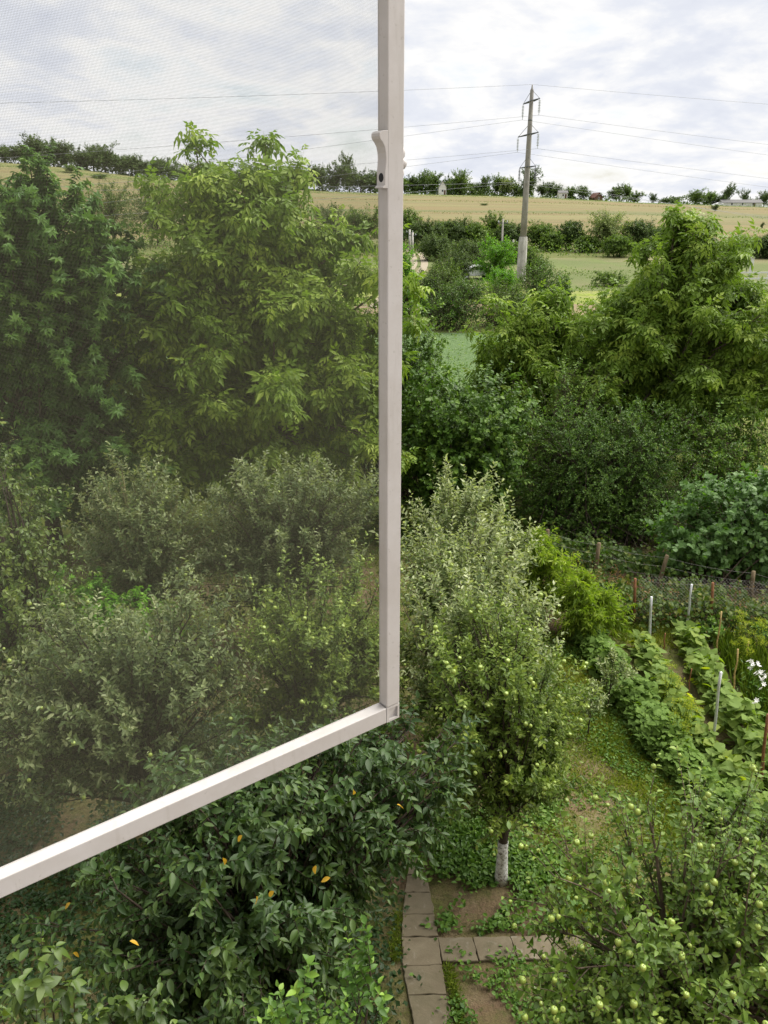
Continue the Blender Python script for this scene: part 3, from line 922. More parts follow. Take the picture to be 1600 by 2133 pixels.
b = foot(1500, 20.2)
tree('leafy_bush', 'loose green bush under the right side of the right walnut', 'bush', b, tmpl='leaf4', mat='hazel', bark='bark', seed=21,
     envs=[(0, 0, 1.5, 1.5, 1.0, 1.4, 8), (-1.0, -.3, 2.0, 1.0, .9, 1.1, 4), (1.2, 0, 1.2, 1.1, .9, 1.0, 4)],
     nb=130, ns=9, nl=10, shoot=0.4, up=0.25, outw=0.6, along=0.4, jit=0.5, droop=0.2, leaf=(0.10, 0.065), langle=65, ldroop=0.25, trunk_h=1, trunk_r=0.04, inner=0.5, zmin=0.1, ground_stems=0.6, tint0=0.55, tvar=0.2, nrand=0.5)
b = foot(1520, 15.9)
tree('broadleaf_shrub', 'bright broad-leaved shrub spilling over the fence at the right edge', 'bush', b, tmpl='heart', mat='linden', bark='bark', seed=19,
     envs=[(0.2, 0, 1.35, 1.75, 1.0, .85, 10), (1.2, 0, 1.6, 1.3, 1.1, .95, 6), (-.9, -.1, 1.0, .9, .8, .55, 3)],
     nb=190, ns=8, nl=10, shoot=0.42, up=0.05, outw=0.7, along=0.6, jit=0.3, droop=0.25, leaf=(0.125, 0.115), langle=72, ldroop=0.25, trunk_h=1, trunk_r=0.05, inner=0.55, zmin=0.35, ground_stems=0.5, tint0=0.48, tvar=0.14, nrand=0.28)
b = foot(1330, 18.0)
tree('bramble_bush', 'low dark bramble bush under the thorn thicket by the leaning post', 'bush', b, tmpl='leaf4', mat='hazel', bark='bark_dark', seed=20,
     envs=[(0, 0, .6, 1.5, .7, .6, 10), (-1.5, .5, .6, 1.3, .7, .6, 8), (-3.0, 1.2, .6, 1.3, .7, .65, 8)],
     nb=150, ns=8, nl=10, shoot=0.3, up=0.2, outw=0.6, along=0.5, jit=0.5, droop=0.2, leaf=(0.085, 0.07), langle=65, ldroop=0.2, trunk_h=.5, trunk_r=0.03, inner=0.5, zmin=0.1, ground_stems=1.0, tint0=0.34, tvar=0.14, nrand=0.5)

# ---- orchard: the fruit trees in the garden
AK = dict(shoot=0.42, up=0.75, outw=0.35, along=0.3, jit=0.3, droop=0.05, langle=62, ldroop=0.12, tvar=0.15, nrand=0.55)
b = at(1043, 1836)
tree('apple_tree', 'apple tree with whitewashed trunk beside the paved path', 'tree', b, tmpl='leaf4', mat='apple', bark='bark_dark', trunk=(2.0, 0.072), seed=31, n_apples=110, apple_size=0.55, whitewash=0.62, group='apple trees in the garden',
     envs=[(-.08, 0.25, 1.95, .98, 1.0, 1.0, 12), (-.15, 0.4, 2.6, .8, .9, .75, 6), (0.3, .3, 1.5, .6, .6, .5, 3)],
     nb=150, ns=11, nl=15, leaf=(0.082, 0.042), trunk_h=1.8, trunk_r=0.08, inner=0.5, zmin=0.88, tip=0.3, tint0=0.45, **{**AK, 'up': 0.55, 'outw': 0.5, 'shoot': 0.32})
b = foot(985, 8.9)
tree('apple_tree', 'silvery apple tree directly behind the whitewashed one, filling the row', 'tree', b, tmpl='leaf4', mat='apple_silver', bark='bark', trunk=(1.9, 0.07), seed=40, n_apples=40, apple_size=0.52, group='apple trees in the garden',
     envs=[(0, 0, 1.7, .95, .8, 1.1, 12), (-.15, 0.2, 2.5, .75, .7, .7, 6), (-.7, 0.1, 2.0, .7, .7, .8, 4)],
     nb=90, ns=9, nl=15, leaf=(0.10, 0.044), trunk_h=1.7, trunk_r=0.08, inner=0.5, zmin=0.4, tip=0.7, tint0=0.44, **{**AK, 'up': 1.0, 'shoot': 0.46})
b = foot(965, 10.4)
tree('apple_tree', 'silvery apple tree in mid-row, next before the one closest to the fence', 'tree', b, tmpl='leaf2', mat='apple_silver', bark='bark', trunk=(1.9, 0.07), seed=32, n_apples=50, apple_size=0.52, group='apple trees in the garden',
     envs=[(0, 0, 1.6, 1.05, 1.0, 1.1, 12), (0.0, 0.2, 2.4, .85, .8, .8, 6), (0.7, -.2, 1.4, .6, .6, .7, 3), (-.6, 0.2, 2.2, .8, .8, .8, 4)],
     nb=130, ns=9, nl=16, leaf=(0.115, 0.05), trunk_h=1.7, trunk_r=0.08, inner=0.5, zmin=0.3, tip=0.75, tint0=0.46, **{**AK, 'up': 1.1, 'shoot': 0.5})
b = foot(950, 13.2)
tree('apple_tree', 'pale upright apple tree closest to the wire fence, with silvery shoot tips', 'tree', b, tmpl='leaf2', mat='apple_silver', bark='bark', trunk=(1.8, 0.06), seed=33, group='apple trees in the garden',
     envs=[(0, 0, 1.45, 1.0, .9, 1.1, 10), (0.0, 0, 2.3, .75, .7, .7, 5), (0.75, -.3, 1.3, .7, .7, .8, 3)],
     nb=100, ns=9, nl=17, leaf=(0.12, 0.05), trunk_h=1.6, trunk_r=0.07, inner=0.5, zmin=0.2, tip=0.8, tint0=0.50, **{**AK, 'up': 1.5, 'shoot': 0.55})
b = foot(320, 8.0)
tree('apple_tree', 'grey-green apple tree low down behind the netting, left of centre', 'tree', b, tmpl='leaf4', mat='apple_grey', bark='bark_dark', trunk=(2.0, 0.08), seed=34, n_apples=30, apple_size=0.5, group='apple trees in the garden',
     envs=[(0, 0, 1.9, 1.45, 1.2, 1.3, 12), (-.6, 0.1, 2.5, .8, .8, .8, 4), (0.6, 0.3, 2.8, .8, .8, .8, 4), (-1.0, -.2, 1.5, .8, .8, .9, 3)],
     nb=170, ns=11, nl=15, leaf=(0.095, 0.044), trunk_h=1.8, trunk_r=0.09, inner=0.45, zmin=0.3, tip=0.4, tint0=0.42, **{**AK, 'up': 0.9})
b = foot(650, 9.0)
tree('apple_tree', 'fruiting apple tree behind the netting just left of the stile', 'tree', b, tmpl='leaf4', mat='apple', bark='bark_dark', trunk=(2.0, 0.08), seed=35, n_apples=90, apple_size=0.52, group='apple trees in the garden',
     envs=[(0, 0, 1.7, 1.2, 1.1, 1.2, 12), (0.2, 0.1, 2.6, .9, .9, .7, 5), (0.7, 0, 1.6, .8, .8, 1.0, 4)],
     nb=160, ns=11, nl=15, leaf=(0.085, 0.042), trunk_h=1.8, trunk_r=0.09, inner=0.45, zmin=0.3, tip=0.4, tint0=0.45, **AK)
b = foot(610, 13.0)
tree('apple_tree', 'wide grey-green apple tree behind the netting, against the walnut', 'tree', b, tmpl='leaf2', mat='apple_grey', bark='bark', trunk=(2.0, 0.08), seed=36, n_apples=24, apple_size=0.5, group='apple trees in the garden',
     envs=[(0, 0, 1.8, 1.6, 1.2, 1.5, 12), (-.7, -.2, 1.3, 1.1, 1.0, 1.0, 5), (-.5, 0, 2.7, 1.0, .8, .7, 5), (0.9, 0.2, 2.4, .8, .8, 1.0, 5), (0.1, 0, 3.0, .6, .6, .5, 2)],
     nb=200, ns=10, nl=15, leaf=(0.11, 0.05), trunk_h=1.9, trunk_r=0.09, inner=0.45, zmin=0.3, tip=0.4, tint0=0.48, **{**AK, 'up': 0.9})
b = foot(310, 12.6)
tree('apple_tree', 'open apple tree with bare forked limbs behind the netting, near the maple', 'tree', b, tmpl='leaf2', mat='apple_grey', bark='bark_pale', trunk=(1.7, 0.07), seed=37, n_apples=16, apple_size=0.5, group='apple trees in the garden',
     envs=[(0, 0, 2.2, 1.1, .9, 1.1, 10), (-.8, 0, 1.7, .9, .7, .8, 5), (0.1, 0, 3.1, .6, .6, .6, 4), (0.9, -.2, 2.0, .9, .8, .9, 5)],
     nb=130, ns=10, nl=14, leaf=(0.11, 0.05), trunk_h=1.6, trunk_r=0.08, inner=0.6, zmin=0.9, tip=0.4, tint0=0.46, **{**AK, 'up': 0.9})
b = foot(112, 9.2)
tree('pear_tree', 'tall pear tree at the left edge behind the netting', 'tree', b, tmpl='leaf4', mat='pear', bark='bark_dark', trunk=(3.8, 0.09), seed=38,
     envs=[(-.1, 0, 2.6, .85, .9, 1.7, 10), (-.2, 0, 4.1, .55, .6, .9, 4), (-.6, 0.3, 1.4, 1.0, .9, 1.0, 5)],
     nb=150, ns=10, nl=12, shoot=0.32, up=0.1, outw=0.7, along=0.4, jit=0.4, droop=0.35, leaf=(0.085, 0.05), langle=65, ldroop=0.45, trunk_h=3.6, trunk_r=0.09, inner=0.55, zmin=0.3, tip=0.2, tint0=0.48, tvar=0.15, nrand=0.5)
b = foot(190, 11.2)
tree('grape_vine', 'bright green vine sprawling behind the netting at the foot of the maple', 'vine', b, tmpl='palm', mat='vine', bark='bark_dark', seed=39,
     envs=[(0, 0, 1.4, .9, .8, .8, 8), (-.5, -.6, 1.4, .8, .8, .8, 5), (0.8, -.4, 1.3, 1.0, .8, .8, 6), (0.2, -.8, .7, 1.2, .8, .7, 5)],
     nb=150, ns=8, nl=9, shoot=0.3, up=0.35, outw=0.6, along=0.3, jit=0.5, droop=0.2, leaf=(0.10, 0.09), langle=65, ldroop=0.3, trunk_h=.8, trunk_r=0.03, inner=0.5, zmin=0.1, ground_stems=0.3, tint0=0.5, tvar=0.15, nrand=0.35)
for i, (px, Y, h, lab, sd_) in enumerate([(1118, 14.0, 1.85, 'bright yellow-green peach tree by the middle of the wire fence', 41), (1212, 13.2, 1.3, 'small peach tree leaning over the head of the bean row', 42)]):
    tree('peach_tree', lab, 'tree', foot(px, Y), group='peach trees', tmpl='leaf2', mat='peach', bark='bark_dark', trunk=(h * .5, 0.035), seed=sd_,
         envs=[(0, 0, h * .55, .40, .40, h * .40, 8), (0.2, -.1, h * .45, .35, .35, h * .3, 3)],
         nb=60, ns=8, nl=14, shoot=0.36, up=0.4, outw=0.5, along=0.4, jit=0.35, droop=0.25, leaf=(0.145, 0.034), langle=55, ldroop=0.45, trunk_h=h * .45, trunk_r=0.045, inner=0.4, zmin=0.15, tip=0.2, tint0=0.5, tvar=0.15, nrand=0.5)

# ---- close to the window: cherry, apple, pear, plum
b = np.array((-1.15, 5.1, 0.0))
cherry = tree('cherry_tree', 'dark glossy cherry tree with a few yellow leaves under the screen', 'tree', b, tmpl='near', mat='cherry', bark='bark_dark', trunk=(1.9, 0.09), seed=51, n_leaf_parts=300, smooth=True, cell=28,
     envs=[(-.05, 0, 2.3, 1.1, 1.25, 1.15, 14), (1.2, 0.95, 2.62, .60, .6, .5, 5), (-.75, -.3, 1.8, .85, .9, .95, 6), (1.45, 1.2, 2.7, .42, .5, .45, 2), (-.05, -.7, 1.7, .75, .7, .75, 5), (0.6, 0.5, 2.75, .7, .7, .6, 4)],
     nb=270, ns=10, nl=14, shoot=0.32, up=0.15, outw=0.75, along=0.4, jit=0.4, droop=0.3, s0=0.1, leaf=(0.104, 0.044), langle=64, ldroop=0.45, trunk_h=1.8, trunk_r=0.1, inner=0.5, zmin=0.5, tip=0.2, tint0=0.42, tvar=0.16, nrand=0.5)
# yellowed leaves, each at the rim of the crown
r = np.random.default_rng(5)
ylv = [(688, 1828), (657, 1803), (827, 1676), (737, 1646), (534, 1867), (571, 1856), (147, 1880), (152, 1985), (466, 1787), (270, 1960), (505, 1740)]
tv, tf = TM['near']
ymesh = mesh_np('yellow_leaf', tv, [tf], M['yellow_leaf'], np.full(len(tv), 0.5), True)
cc, cr = np.array((-1.0, 5.15, 2.3)), np.array((1.5, 1.5, 1.38))
for px, py in ylv:
    d = np.array(ray(px, py)); o0 = (np.array((0, 0, H)) - cc) / cr; dd = d / cr
    A_, B_, C_ = dd @ dd, 2 * o0 @ dd, o0 @ o0 - 1
    disc = B_ * B_ - 4 * A_ * C_
    t = (-B_ - math.sqrt(disc)) / (2 * A_) if disc > 0 else -B_ / (2 * A_)
    P = np.array((0, 0, H)) + d * t - np.array(cherry.location)
    o = link('yellow_leaf', ymesh, cherry)
    o.location = [float(c) for c in P]
    o.rotation_euler = (float(0.5 * r.normal()), float(0.9 + 0.4 * r.normal()), float(r.random() * 6.28))
    o.scale = (0.075, 0.034, 0.075)

b = np.array((2.5, 4.75, 0.0))
tree('apple_tree', 'large apple tree laden with green apples in the lower right corner', 'tree', b, tmpl='near', mat='apple_near', bark='bark', trunk=(1.8, 0.09), seed=52, n_leaf_parts=300, n_apples=95, smooth=True, apple_size=0.54, cell=30, group='apple trees in the garden',
     envs=[(0, 0, 2.1, 1.35, 1.15, 1.15, 14), (-.85, -.95, 1.5, .62, .5, .6, 4.5), (-1.15, -.75, 1.25, .5, .5, .55, 4), (0.9, 0, 2.3, 1.0, 1.0, 1.0, 6), (-.2, 0.3, 2.55, .6, .5, .65, 2.5), (0.5, -.9, 1.8, 1.2, .7, .9, 5)],
     nb=195, ns=9, nl=13, leaf=(0.080, 0.043), trunk_h=1.7, trunk_r=0.1, inner=0.5, zmin=0.5, tip=0.25, tint0=0.45, twig_r=0.006, **{**AK, 'up': 0.6, 'outw': 0.45, 'shoot': 0.40, 'langle': 66})
b = np.array((-1.75, 2.9, 0.0))
tree('pear_tree', 'young pear tree with curled yellowish leaves in the lower left corner', 'tree', b, tmpl='curl', mat='pear', bark='bark_dark', trunk=(3.4, 0.035), seed=53, n_leaf_parts=160, smooth=True, cell=30,
     envs=[(0.0, 0.0, 3.1, .42, .40, .75, 6), (0.02, 0, 3.85, .16, .16, .35, 5), (0.40, 0.1, 3.25, .14, .15, .40, 4), (-.1, 0, 2.3, .6, .5, .7, 4)],
     nb=40, ns=5, nl=11, shoot=0.28, up=0.9, outw=0.35, along=0.3, jit=0.25, droop=0.05, leaf=(0.085, 0.046), langle=65, ldroop=0.4, trunk_h=3.2, trunk_r=0.04, inner=0.35, zmin=1.0, tip=0.45, tint0=0.15, tvar=0.2, nrand=0.55)
b = np.array((-0.44, 3.3, 0.0))
tree('plum_tree', 'young plum tree with slender upright shoots at the bottom edge', 'tree', b, tmpl='near', mat='plum', bark='bark_dark', trunk=(2.2, 0.04), seed=54, n_leaf_parts=160, smooth=True, cell=26,
     envs=[(0.12, 0, 2.45, .48, .45, .5, 8), (-.05, 0, 3.0, .12, .15, .45, 2), (0.36, 0.1, 3.05, .12, .12, .45, 2.5), (-.2, 0, 2.3, .4, .4, .5, 3)],
     nb=48, ns=6, nl=13, shoot=0.30, up=0.9, outw=0.4, along=0.3, jit=0.25, droop=0.05, leaf=(0.072, 0.042), langle=62, ldroop=0.15, trunk_h=2.0, trunk_r=0.045, inner=0.4, zmin=0.8, tip=0.45, tint0=0.36, tvar=0.14, nrand=0.5)

# ------------------------------------------------------------------ insect screen on the open casement
d0 = 1.1
rx = ray(832, 1494)
P0 = np.array((0, 0, H)) + np.array(rx) * d0
aD = nrm(np.array((-0.80, -0.60, 0.0)))      # along the panel, away from the free edge
nD = np.array((-aD[1], aD[0], 0.0)); nD = np.array((0.60, -0.80, 0.0))  # faces the window
UP = np.array((0, 0, 1.0))
SWd, SH, FW, FT, RH = 0.66, 1.42, 0.0215, 0.018, 0.0235
scr = thing('insect_screen', 'white framed insect screen standing open outside the window', 'screen', P0)
Rm = np.stack([aD, -nD, UP], 1)   # local x along panel, y to the back, z up


def sbox(name, lo, hi, mat, bev=0.0012):
    mb = MB(); mb.box(lo, hi, (Rm, (0, 0, 0)))
    o = mb.build(name, M[mat], scr)
    bm = o.modifiers.new('edge', 'BEVEL'); bm.width = bev; bm.segments = 2
    return o


sbox('stile', (0, 0, RH + .0006), (FW, FT, SH), 'white_paint')
sbox('rail', (FW + .0006, 0, 0), (SWd - FW - .0006, FT, RH), 'white_paint')
sbox('rail', (FW + .0006, 0, SH - RH), (SWd - FW - .0006, FT, SH), 'white_paint')
sbox('stile', (SWd - FW, 0, 0), (SWd, FT, SH), 'white_paint')
# corner connector with its pressed triangular recess
mb = MB()
mb.box((0.0002, 0.004, 0), (FW, FT, RH), (Rm, (0, 0, 0)))
Xl, Yl = aD, -nD
fr_ = [(0.0002, 0), (FW, 0), (FW, RH), (0.0002, RH)]
q = 0.0032
ii = [(q, q), (FW - q, q), (FW - q, RH - q), (q, RH - q)]
for k in range(4):
    mb.prism([fr_[k], fr_[(k + 1) % 4], ii[(k + 1) % 4], ii[k]], aD, UP, -nD, (0, 0, 0), 0.0, 0.0041)
mb.prism([(q, RH - q), (FW - q, RH - q), (FW - q, q)], aD, UP, -nD, (0, 0, 0), 0.0015, 0.0041)
mb.build('corner_piece', M['white_plastic'], scr)
# netting sheet between the frame members, near the back
mb = MB()
gx0, gx1, gz0, gz1, gy = FW - .003, SWd - FW + .003, RH - .003, SH - RH + .003, FT * .82
net = mesh_np('netting', np.array([(gx0, 0, gz0), (gx1, 0, gz0), (gx1, 0, gz1), (gx0, 0, gz1)]), [[(0, 1, 2, 3)]], M['netting'])
neto = link('netting', net, scr)
mm = Matrix.Identity(4)
for c in range(3):
    mm[c][0], mm[c][1], mm[c][2], mm[c][3] = float(aD[c]), float(-nD[c]), 1.0 if c == 2 else 0.0, float(-nD[c] * gy)
neto.matrix_local = mm
# pull handle on the inner side of the free stile: hooked top, hollow waist, lip below
zc = atY(790, 275, P0[1] + 0.006)[2] - P0[2]
zb_ = atY(790, 393, P0[1] + 0.006)[2] - P0[2]
hh = zc - zb_
prof = [(0, 0), (.0070, 0), (.0074, .015), (.0042, .055), (.0040, .30), (.0030, .42), (.0026, .52), (.0030, .62), (.0045, .72), (.0075, .80), (.0105, .85), (.0115, .90), (.0112, .95), (.0090, .985), (.005, 1.0), (0, 1.0)]
pr = [(FW + .0001 + a * 0.95, zb_ + b_ * hh) for a, b_ in prof]
mb = MB(); mb.prism(pr, aD, UP, -nD, (0, 0, 0), -0.0006, FT * .80)
hobj = mb.build('pull_handle', M['white_plastic'], scr)
bm = hobj.modifiers.new('edge', 'BEVEL'); bm.width = 0.0008; bm.segments = 2
mb = MB()
an = np.linspace(0, 2 * np.pi, 15)[:-1]
mb.prism([(0.0064 + .0042 * math.cos(a), zb_ + hh * .19 + .0046 * math.sin(a)) for a in an], -nD, UP, aD, (0, 0, 0), FW + .0037, FW + .00415)
mb.build('screw_hole_shade', M['hole'], hobj)  # dark disc on the surface, painting the shade of a hole
# magnet knob on the outer edge
kz = atY(845, 340, P0[1] + .004)[2] - P0[2]
mb = MB()
for (s_, z_, r_, l_) in ((0, 0.010, .0075, .0040), (0, 0.000, .0060, .0085), (0, -0.010, .0065, .0035)):
    cpt = -nD * FT * .5 + UP * (kz + z_)
    mb.tube([cpt + aD * .002, cpt - aD * l_ * .7, cpt - aD * l_], [r_, r_, r_ * .6], 12)
mb.build('catch_knob', M['white_plastic'], scr, True)

# ------------------------------------------------------------------ garden path
path = link('garden_path', None, kind='structure')
path['label'] = 'path of square concrete slabs branching beside the whitewashed apple tree'
slabm = {}


def slab(corners, th=0.05, lift=0.03, seed=0):
    """corners in photo pixels, on the ground: a bevelled slab of its own"""
    rr = np.random.default_rng(seed)
    C = np.array([at(px, py, lift) for px, py in corners])
    ce = C.mean(0)
    C = ce + (C - ce) * 0.985
    C[:, 2] += rr.normal(size=4) * 0.004
    n = 7
    pts = []
    for k in range(4):
        for t in np.linspace(0, 1, n)[:-1]:
            p = C[k] * (1 - t) + C[(k + 1) % 4] * t
            pts.append(p + np.array([*(rr.normal(size=2) * 0.004), 0]))
    pts = np.array(pts)
    m_ = len(pts)
    inn = ce + (pts - ce) * 0.965; inn[:, 2] = pts[:, 2]
    top = pts.copy(); top[:, 2] -= 0.008
    bot = pts.copy(); bot[:, 2] -= th
    V = np.concatenate([inn, top, bot]) - ce
    q1 = [(m_ + i, m_ + (i + 1) % m_, (i + 1) % m_, i) for i in range(m_)]
    q2 = [(2 * m_ + i, 2 * m_ + (i + 1) % m_, m_ + (i + 1) % m_, m_ + i) for i in range(m_)]
    me = mesh_np('slab', V, [[tuple(range(m_))], q1 + q2], M['slab'])
    link('slab', me, path, ce)


col_l = [(849, 1790), (848, 1822), (843, 1858), (838, 1903), (836, 1952), (836, 2010), (850, 2072), (862, 2140), (874, 2215)]
col_r = [(884, 1790), (888, 1822), (897, 1858), (905, 1903), (915, 1952), (910, 2008), (930, 2070), (948, 2140), (968, 2215)]
col_l[5] = (838, 2012); col_r[4] = (913, 1950); col_r[5] = (921, 2009)
for i in range(len(col_l) - 1):
    # image order: far-left, far-right, near-right, near-left -> counter-clockwise from above
    slab([col_l[i + 1], col_r[i + 1], col_r[i], col_l[i]], seed=60 + i)
row_t = [(911, 1951), (984, 1951), (1062, 1949), (1140, 1948), (1222, 1947), (1304, 1946)]
row_b = [(922, 2003), (998, 2001), (1079, 1999), (1161, 1997), (1246, 1995), (1330, 1993)]
for i in range(5):
    slab([row_b[i], row_b[i + 1], row_t[i + 1], row_t[i]], seed=80 + i)

# ------------------------------------------------------------------ ground cover
def scatter(poly, n, seed, jit=0.12):
    """random ground points inside a pixel polygon"""
    Q = np.array([at(a, b)[:2] for a, b in poly])
    r = np.random.default_rng(seed)
    lo, hi = Q.min(0), Q.max(0)
    res = []
    while sum(map(len, res)) < n:
        p = lo + (hi - lo) * r.random((n * 2, 2))
        x, y = p[:, 0], p[:, 1]
        ins = np.zeros(len(p), bool)
        j = len(Q) - 1
        for i in range(len(Q)):
            xi, yi = Q[i]; xj, yj = Q[j]
            c = ((yi > y) != (yj > y)) & (x < (xj - xi) * (y - yi) / (yj - yi + 1e-12) + xi)
            ins ^= c
            j = i
        res.append(p[ins])
    P = np.concatenate(res)[:n]
    return P + r.normal(size=P.shape) * jit


def patchy(P, seed, s, lo, r):
    v = smooth_noise(P[:, 0], P[:, 1], seed, s)
    return P[v + 0.35 * r.normal(size=len(P)) > lo]


def blades(name, P, h, w, seed, mat, label, cat, lean=0.5, tint0=0.5, tvar=0.2):
    r = np.random.default_rng(seed)
    n = len(P)
    X = nrm(np.stack([r.normal(size=n) * lean, r.normal(size=n) * lean, np.ones(n)], -1))
    Z = nrm(np.stack([r.normal(size=n), r.normal(size=n), np.full(n, .3)], -1))
    L = h * (0.5 + r.random(n)); Wd = w * (0.7 + 0.6 * r.random(n))
    P3 = np.concatenate([P, (zt(P[:, 0], P[:, 1]))[:, None]], -1)
    T = np.clip(tint0 + tvar * r.normal(size=n) + 0.15 * smooth_noise(P[:, 0], P[:, 1], seed + 4, 0.8), 0, 1)
    me = leaf_mesh(name, (P3, X, Z, L, Wd, T), 'leaf2', M[mat])
    return link(name, me, None, kind='stuff', label=label, cat=cat)


def mat_leaves(name, P, size, hgt, seed, mat, label, cat, tmpl='leaf2', aspect=0.7, tint0=0.5, tvar=0.2, tilt=0.6, kind='stuff'):
    """flat-lying leaves from the ground up to a height given per point"""
    r = np.random.default_rng(seed)
    n = len(P)
    a = r.random(n) * 6.28
    X = nrm(np.stack([np.cos(a), np.sin(a), 0.35 * r.normal(size=n)], -1))
    Z = nrm(np.stack([tilt * r.normal(size=n), tilt * r.normal(size=n), np.ones(n)], -1))
    hg = hgt if isinstance(hgt, np.ndarray) else np.full(n, hgt)
    z = hg * (1 - r.random(n) ** 2 * 0.9) + 0.01
    L = size * (0.55 + 0.8 * r.random(n))
    P3 = np.concatenate([P, (zt(P[:, 0], P[:, 1]) + z)[:, None]], -1)
    T = np.clip(tint0 + tvar * r.normal(size=n) + 0.12 * smooth_noise(P[:, 0], P[:, 1], seed + 4, 0.5), 0, 1)
    me = leaf_mesh(name, (P3, X, Z, L, L * aspect, T), tmpl, M[mat])
    return link(name, me, None, kind=kind, label=label, cat=cat)


r = np.random.default_rng(77)
lawn = scatter([(1060, 1320), (1215, 1320), (1330, 1500), (1460, 1690), (1600, 1900), (1500, 2133), (1160, 2133), (1180, 1900), (1130, 1700), (1060, 1500)], 95000, 1)
lawn = patchy(lawn, 5, 0.9, -0.75, r)
blades('lawn_grass', lawn, 0.055, 0.014, 2, 'grass', 'short patchy grass between the apple trees and the bean row', 'grass', 0.9, 0.58, 0.2)
P = scatter([(1060, 1330), (1215, 1320), (1330, 1500), (1460, 1690), (1600, 1900), (1500, 2133), (1160, 2133), (1180, 1900), (1130, 1700), (1060, 1500)], 14000, 3)
P = patchy(P, 8, 0.7, 0.0, r)
mat_leaves('lawn_weeds', P, 0.05, 0.035, 4, 'clover', 'low broad-leaved weeds in the grass strip by the bean row', 'weeds', tint0=0.5)
P = scatter([(870, 1640), (1150, 1640), (1170, 1945), (925, 1945)], 11000, 5)
P = patchy(P, 11, 0.45, -0.15, r)
P = P[~((P[:, 1] < at(900, 1946)[1]) & (P[:, 1] > at(900, 2006)[1]))]
mat_leaves('soil_weeds', P, 0.062, 0.06, 6, 'clover', 'clover-like weeds on the dark soil round the whitewashed trunk', 'weeds', tmpl='leaf4', aspect=0.75, tint0=0.5)
P = scatter([(925, 2010), (1250, 2005), (1200, 2180), (960, 2180)], 2600, 7)
P = patchy(P, 21, 0.35, 0.25, r)
mat_leaves('path_weeds', P, 0.05, 0.05, 8, 'clover', 'weeds scattered on the bare brown soil beside the lower slabs', 'weeds', tmpl='leaf4', tint0=0.5)
P = np.concatenate([scatter([(926, 2010), (938, 2010), (976, 2160), (956, 2160)], 900, 9, 0.02), scatter([(822, 1900), (834, 1900), (834, 2000), (812, 2000)], 500, 10, 0.02)])
blades('path_edge_grass', P, 0.06, 0.009, 11, 'grass', 'grass growing along the edges of the slab path', 'grass', 0.9, 0.3)
P = scatter([(-200, 1500), (860, 1500), (822, 1780), (806, 1960), (815, 2260), (-200, 2260)], 42000, 12)
P = patchy(P, 31, 0.8, -0.5, r)
mat_leaves('orchard_weeds', P, 0.06, 0.07, 13, 'cherry', 'low weeds coloured dark for the shade under the cherry tree', 'weeds', tint0=0.05)  # cherry leaf colours and low tint paint in the ground shade
P = scatter([(-100, 1120), (900, 1120), (900, 1520), (-100, 1520)], 22000, 14)
blades('orchard_grass', P, 0.10, 0.013, 15, 'grass', 'grass under the apple trees behind the netting', 'grass', 0.7, 0.35)


# vegetable rows
def row_cover(name, pts, half, hgt, n, size, seed, mat, tmpl, label, cat, aspect=1.0, tint0=0.5, tvar=0.18):
    C = np.array([at(a, b)[:2] for a, b in pts])
    r = np.random.default_rng(seed)
    t = r.random(n) * (len(C) - 1)
    i = np.minimum(t.astype(int), len(C) - 2); f = (t - i)[:, None]
    base = C[i] * (1 - f) + C[i + 1] * f
    T = nrm(C[i + 1] - C[i]); Nn = np.stack([-T[:, 1], T[:, 0]], -1)
    lump = 1 + 0.22 * smooth_noise(base[:, 0], base[:, 1], seed, 0.35)
    w = r.uniform(-1, 1, n)
    P = base + Nn * (w * half * lump)[:, None]
    hg = hgt * lump * np.sqrt(np.clip(1 - 0.75 * w * w, 0.05, 1)) * (1 + 0.15 * r.normal(size=n))
    return mat_leaves(name, P, size, np.clip(hg, 0.04, None), seed + 1, mat, label, cat, tmpl, aspect, tint0, tvar, 0.5)


row_cover('bean_row', [(1205, 1305), (1245, 1370), (1302, 1450), (1362, 1540), (1445, 1640), (1540, 1740), (1620, 1850)], 0.28, 0.36, 5600, 0.095, 101, 'bean', 'tri', 'dense green bean row running down beside the grass strip', 'bean row', 1.0, 0.42)
row_cover('cucumber_row', [(1330, 1350), (1375, 1430), (1430, 1520), (1500, 1620), (1580, 1720), (1680, 1840)], 0.20, 0.38, 1300, 0.13, 103, 'cucumber', 'heart', 'yellow-tinged cucumber vines along the inner side of the bean row', 'vegetable row', 0.95, 0.52, 0.25)
row_cover('cucumber_row', [(1425, 1330), (1450, 1400), (1500, 1480), (1560, 1570), (1640, 1680), (1720, 1780)], 0.21, 0.42, 1800, 0.135, 105, 'cucumber', 'heart', 'broad-leaved cucumber row staked with canes near the white lilies', 'vegetable row', 0.95, 0.42, 0.2)
P = scatter([(1490, 1330), (1620, 1400), (1640, 1560), (1560, 1450)], 2600, 16)
blades('lily_bed_grass', P, 0.28, 0.016, 17, 'grass', 'long green blades round the white lilies', 'grass', 0.35, 0.2, 0.15)

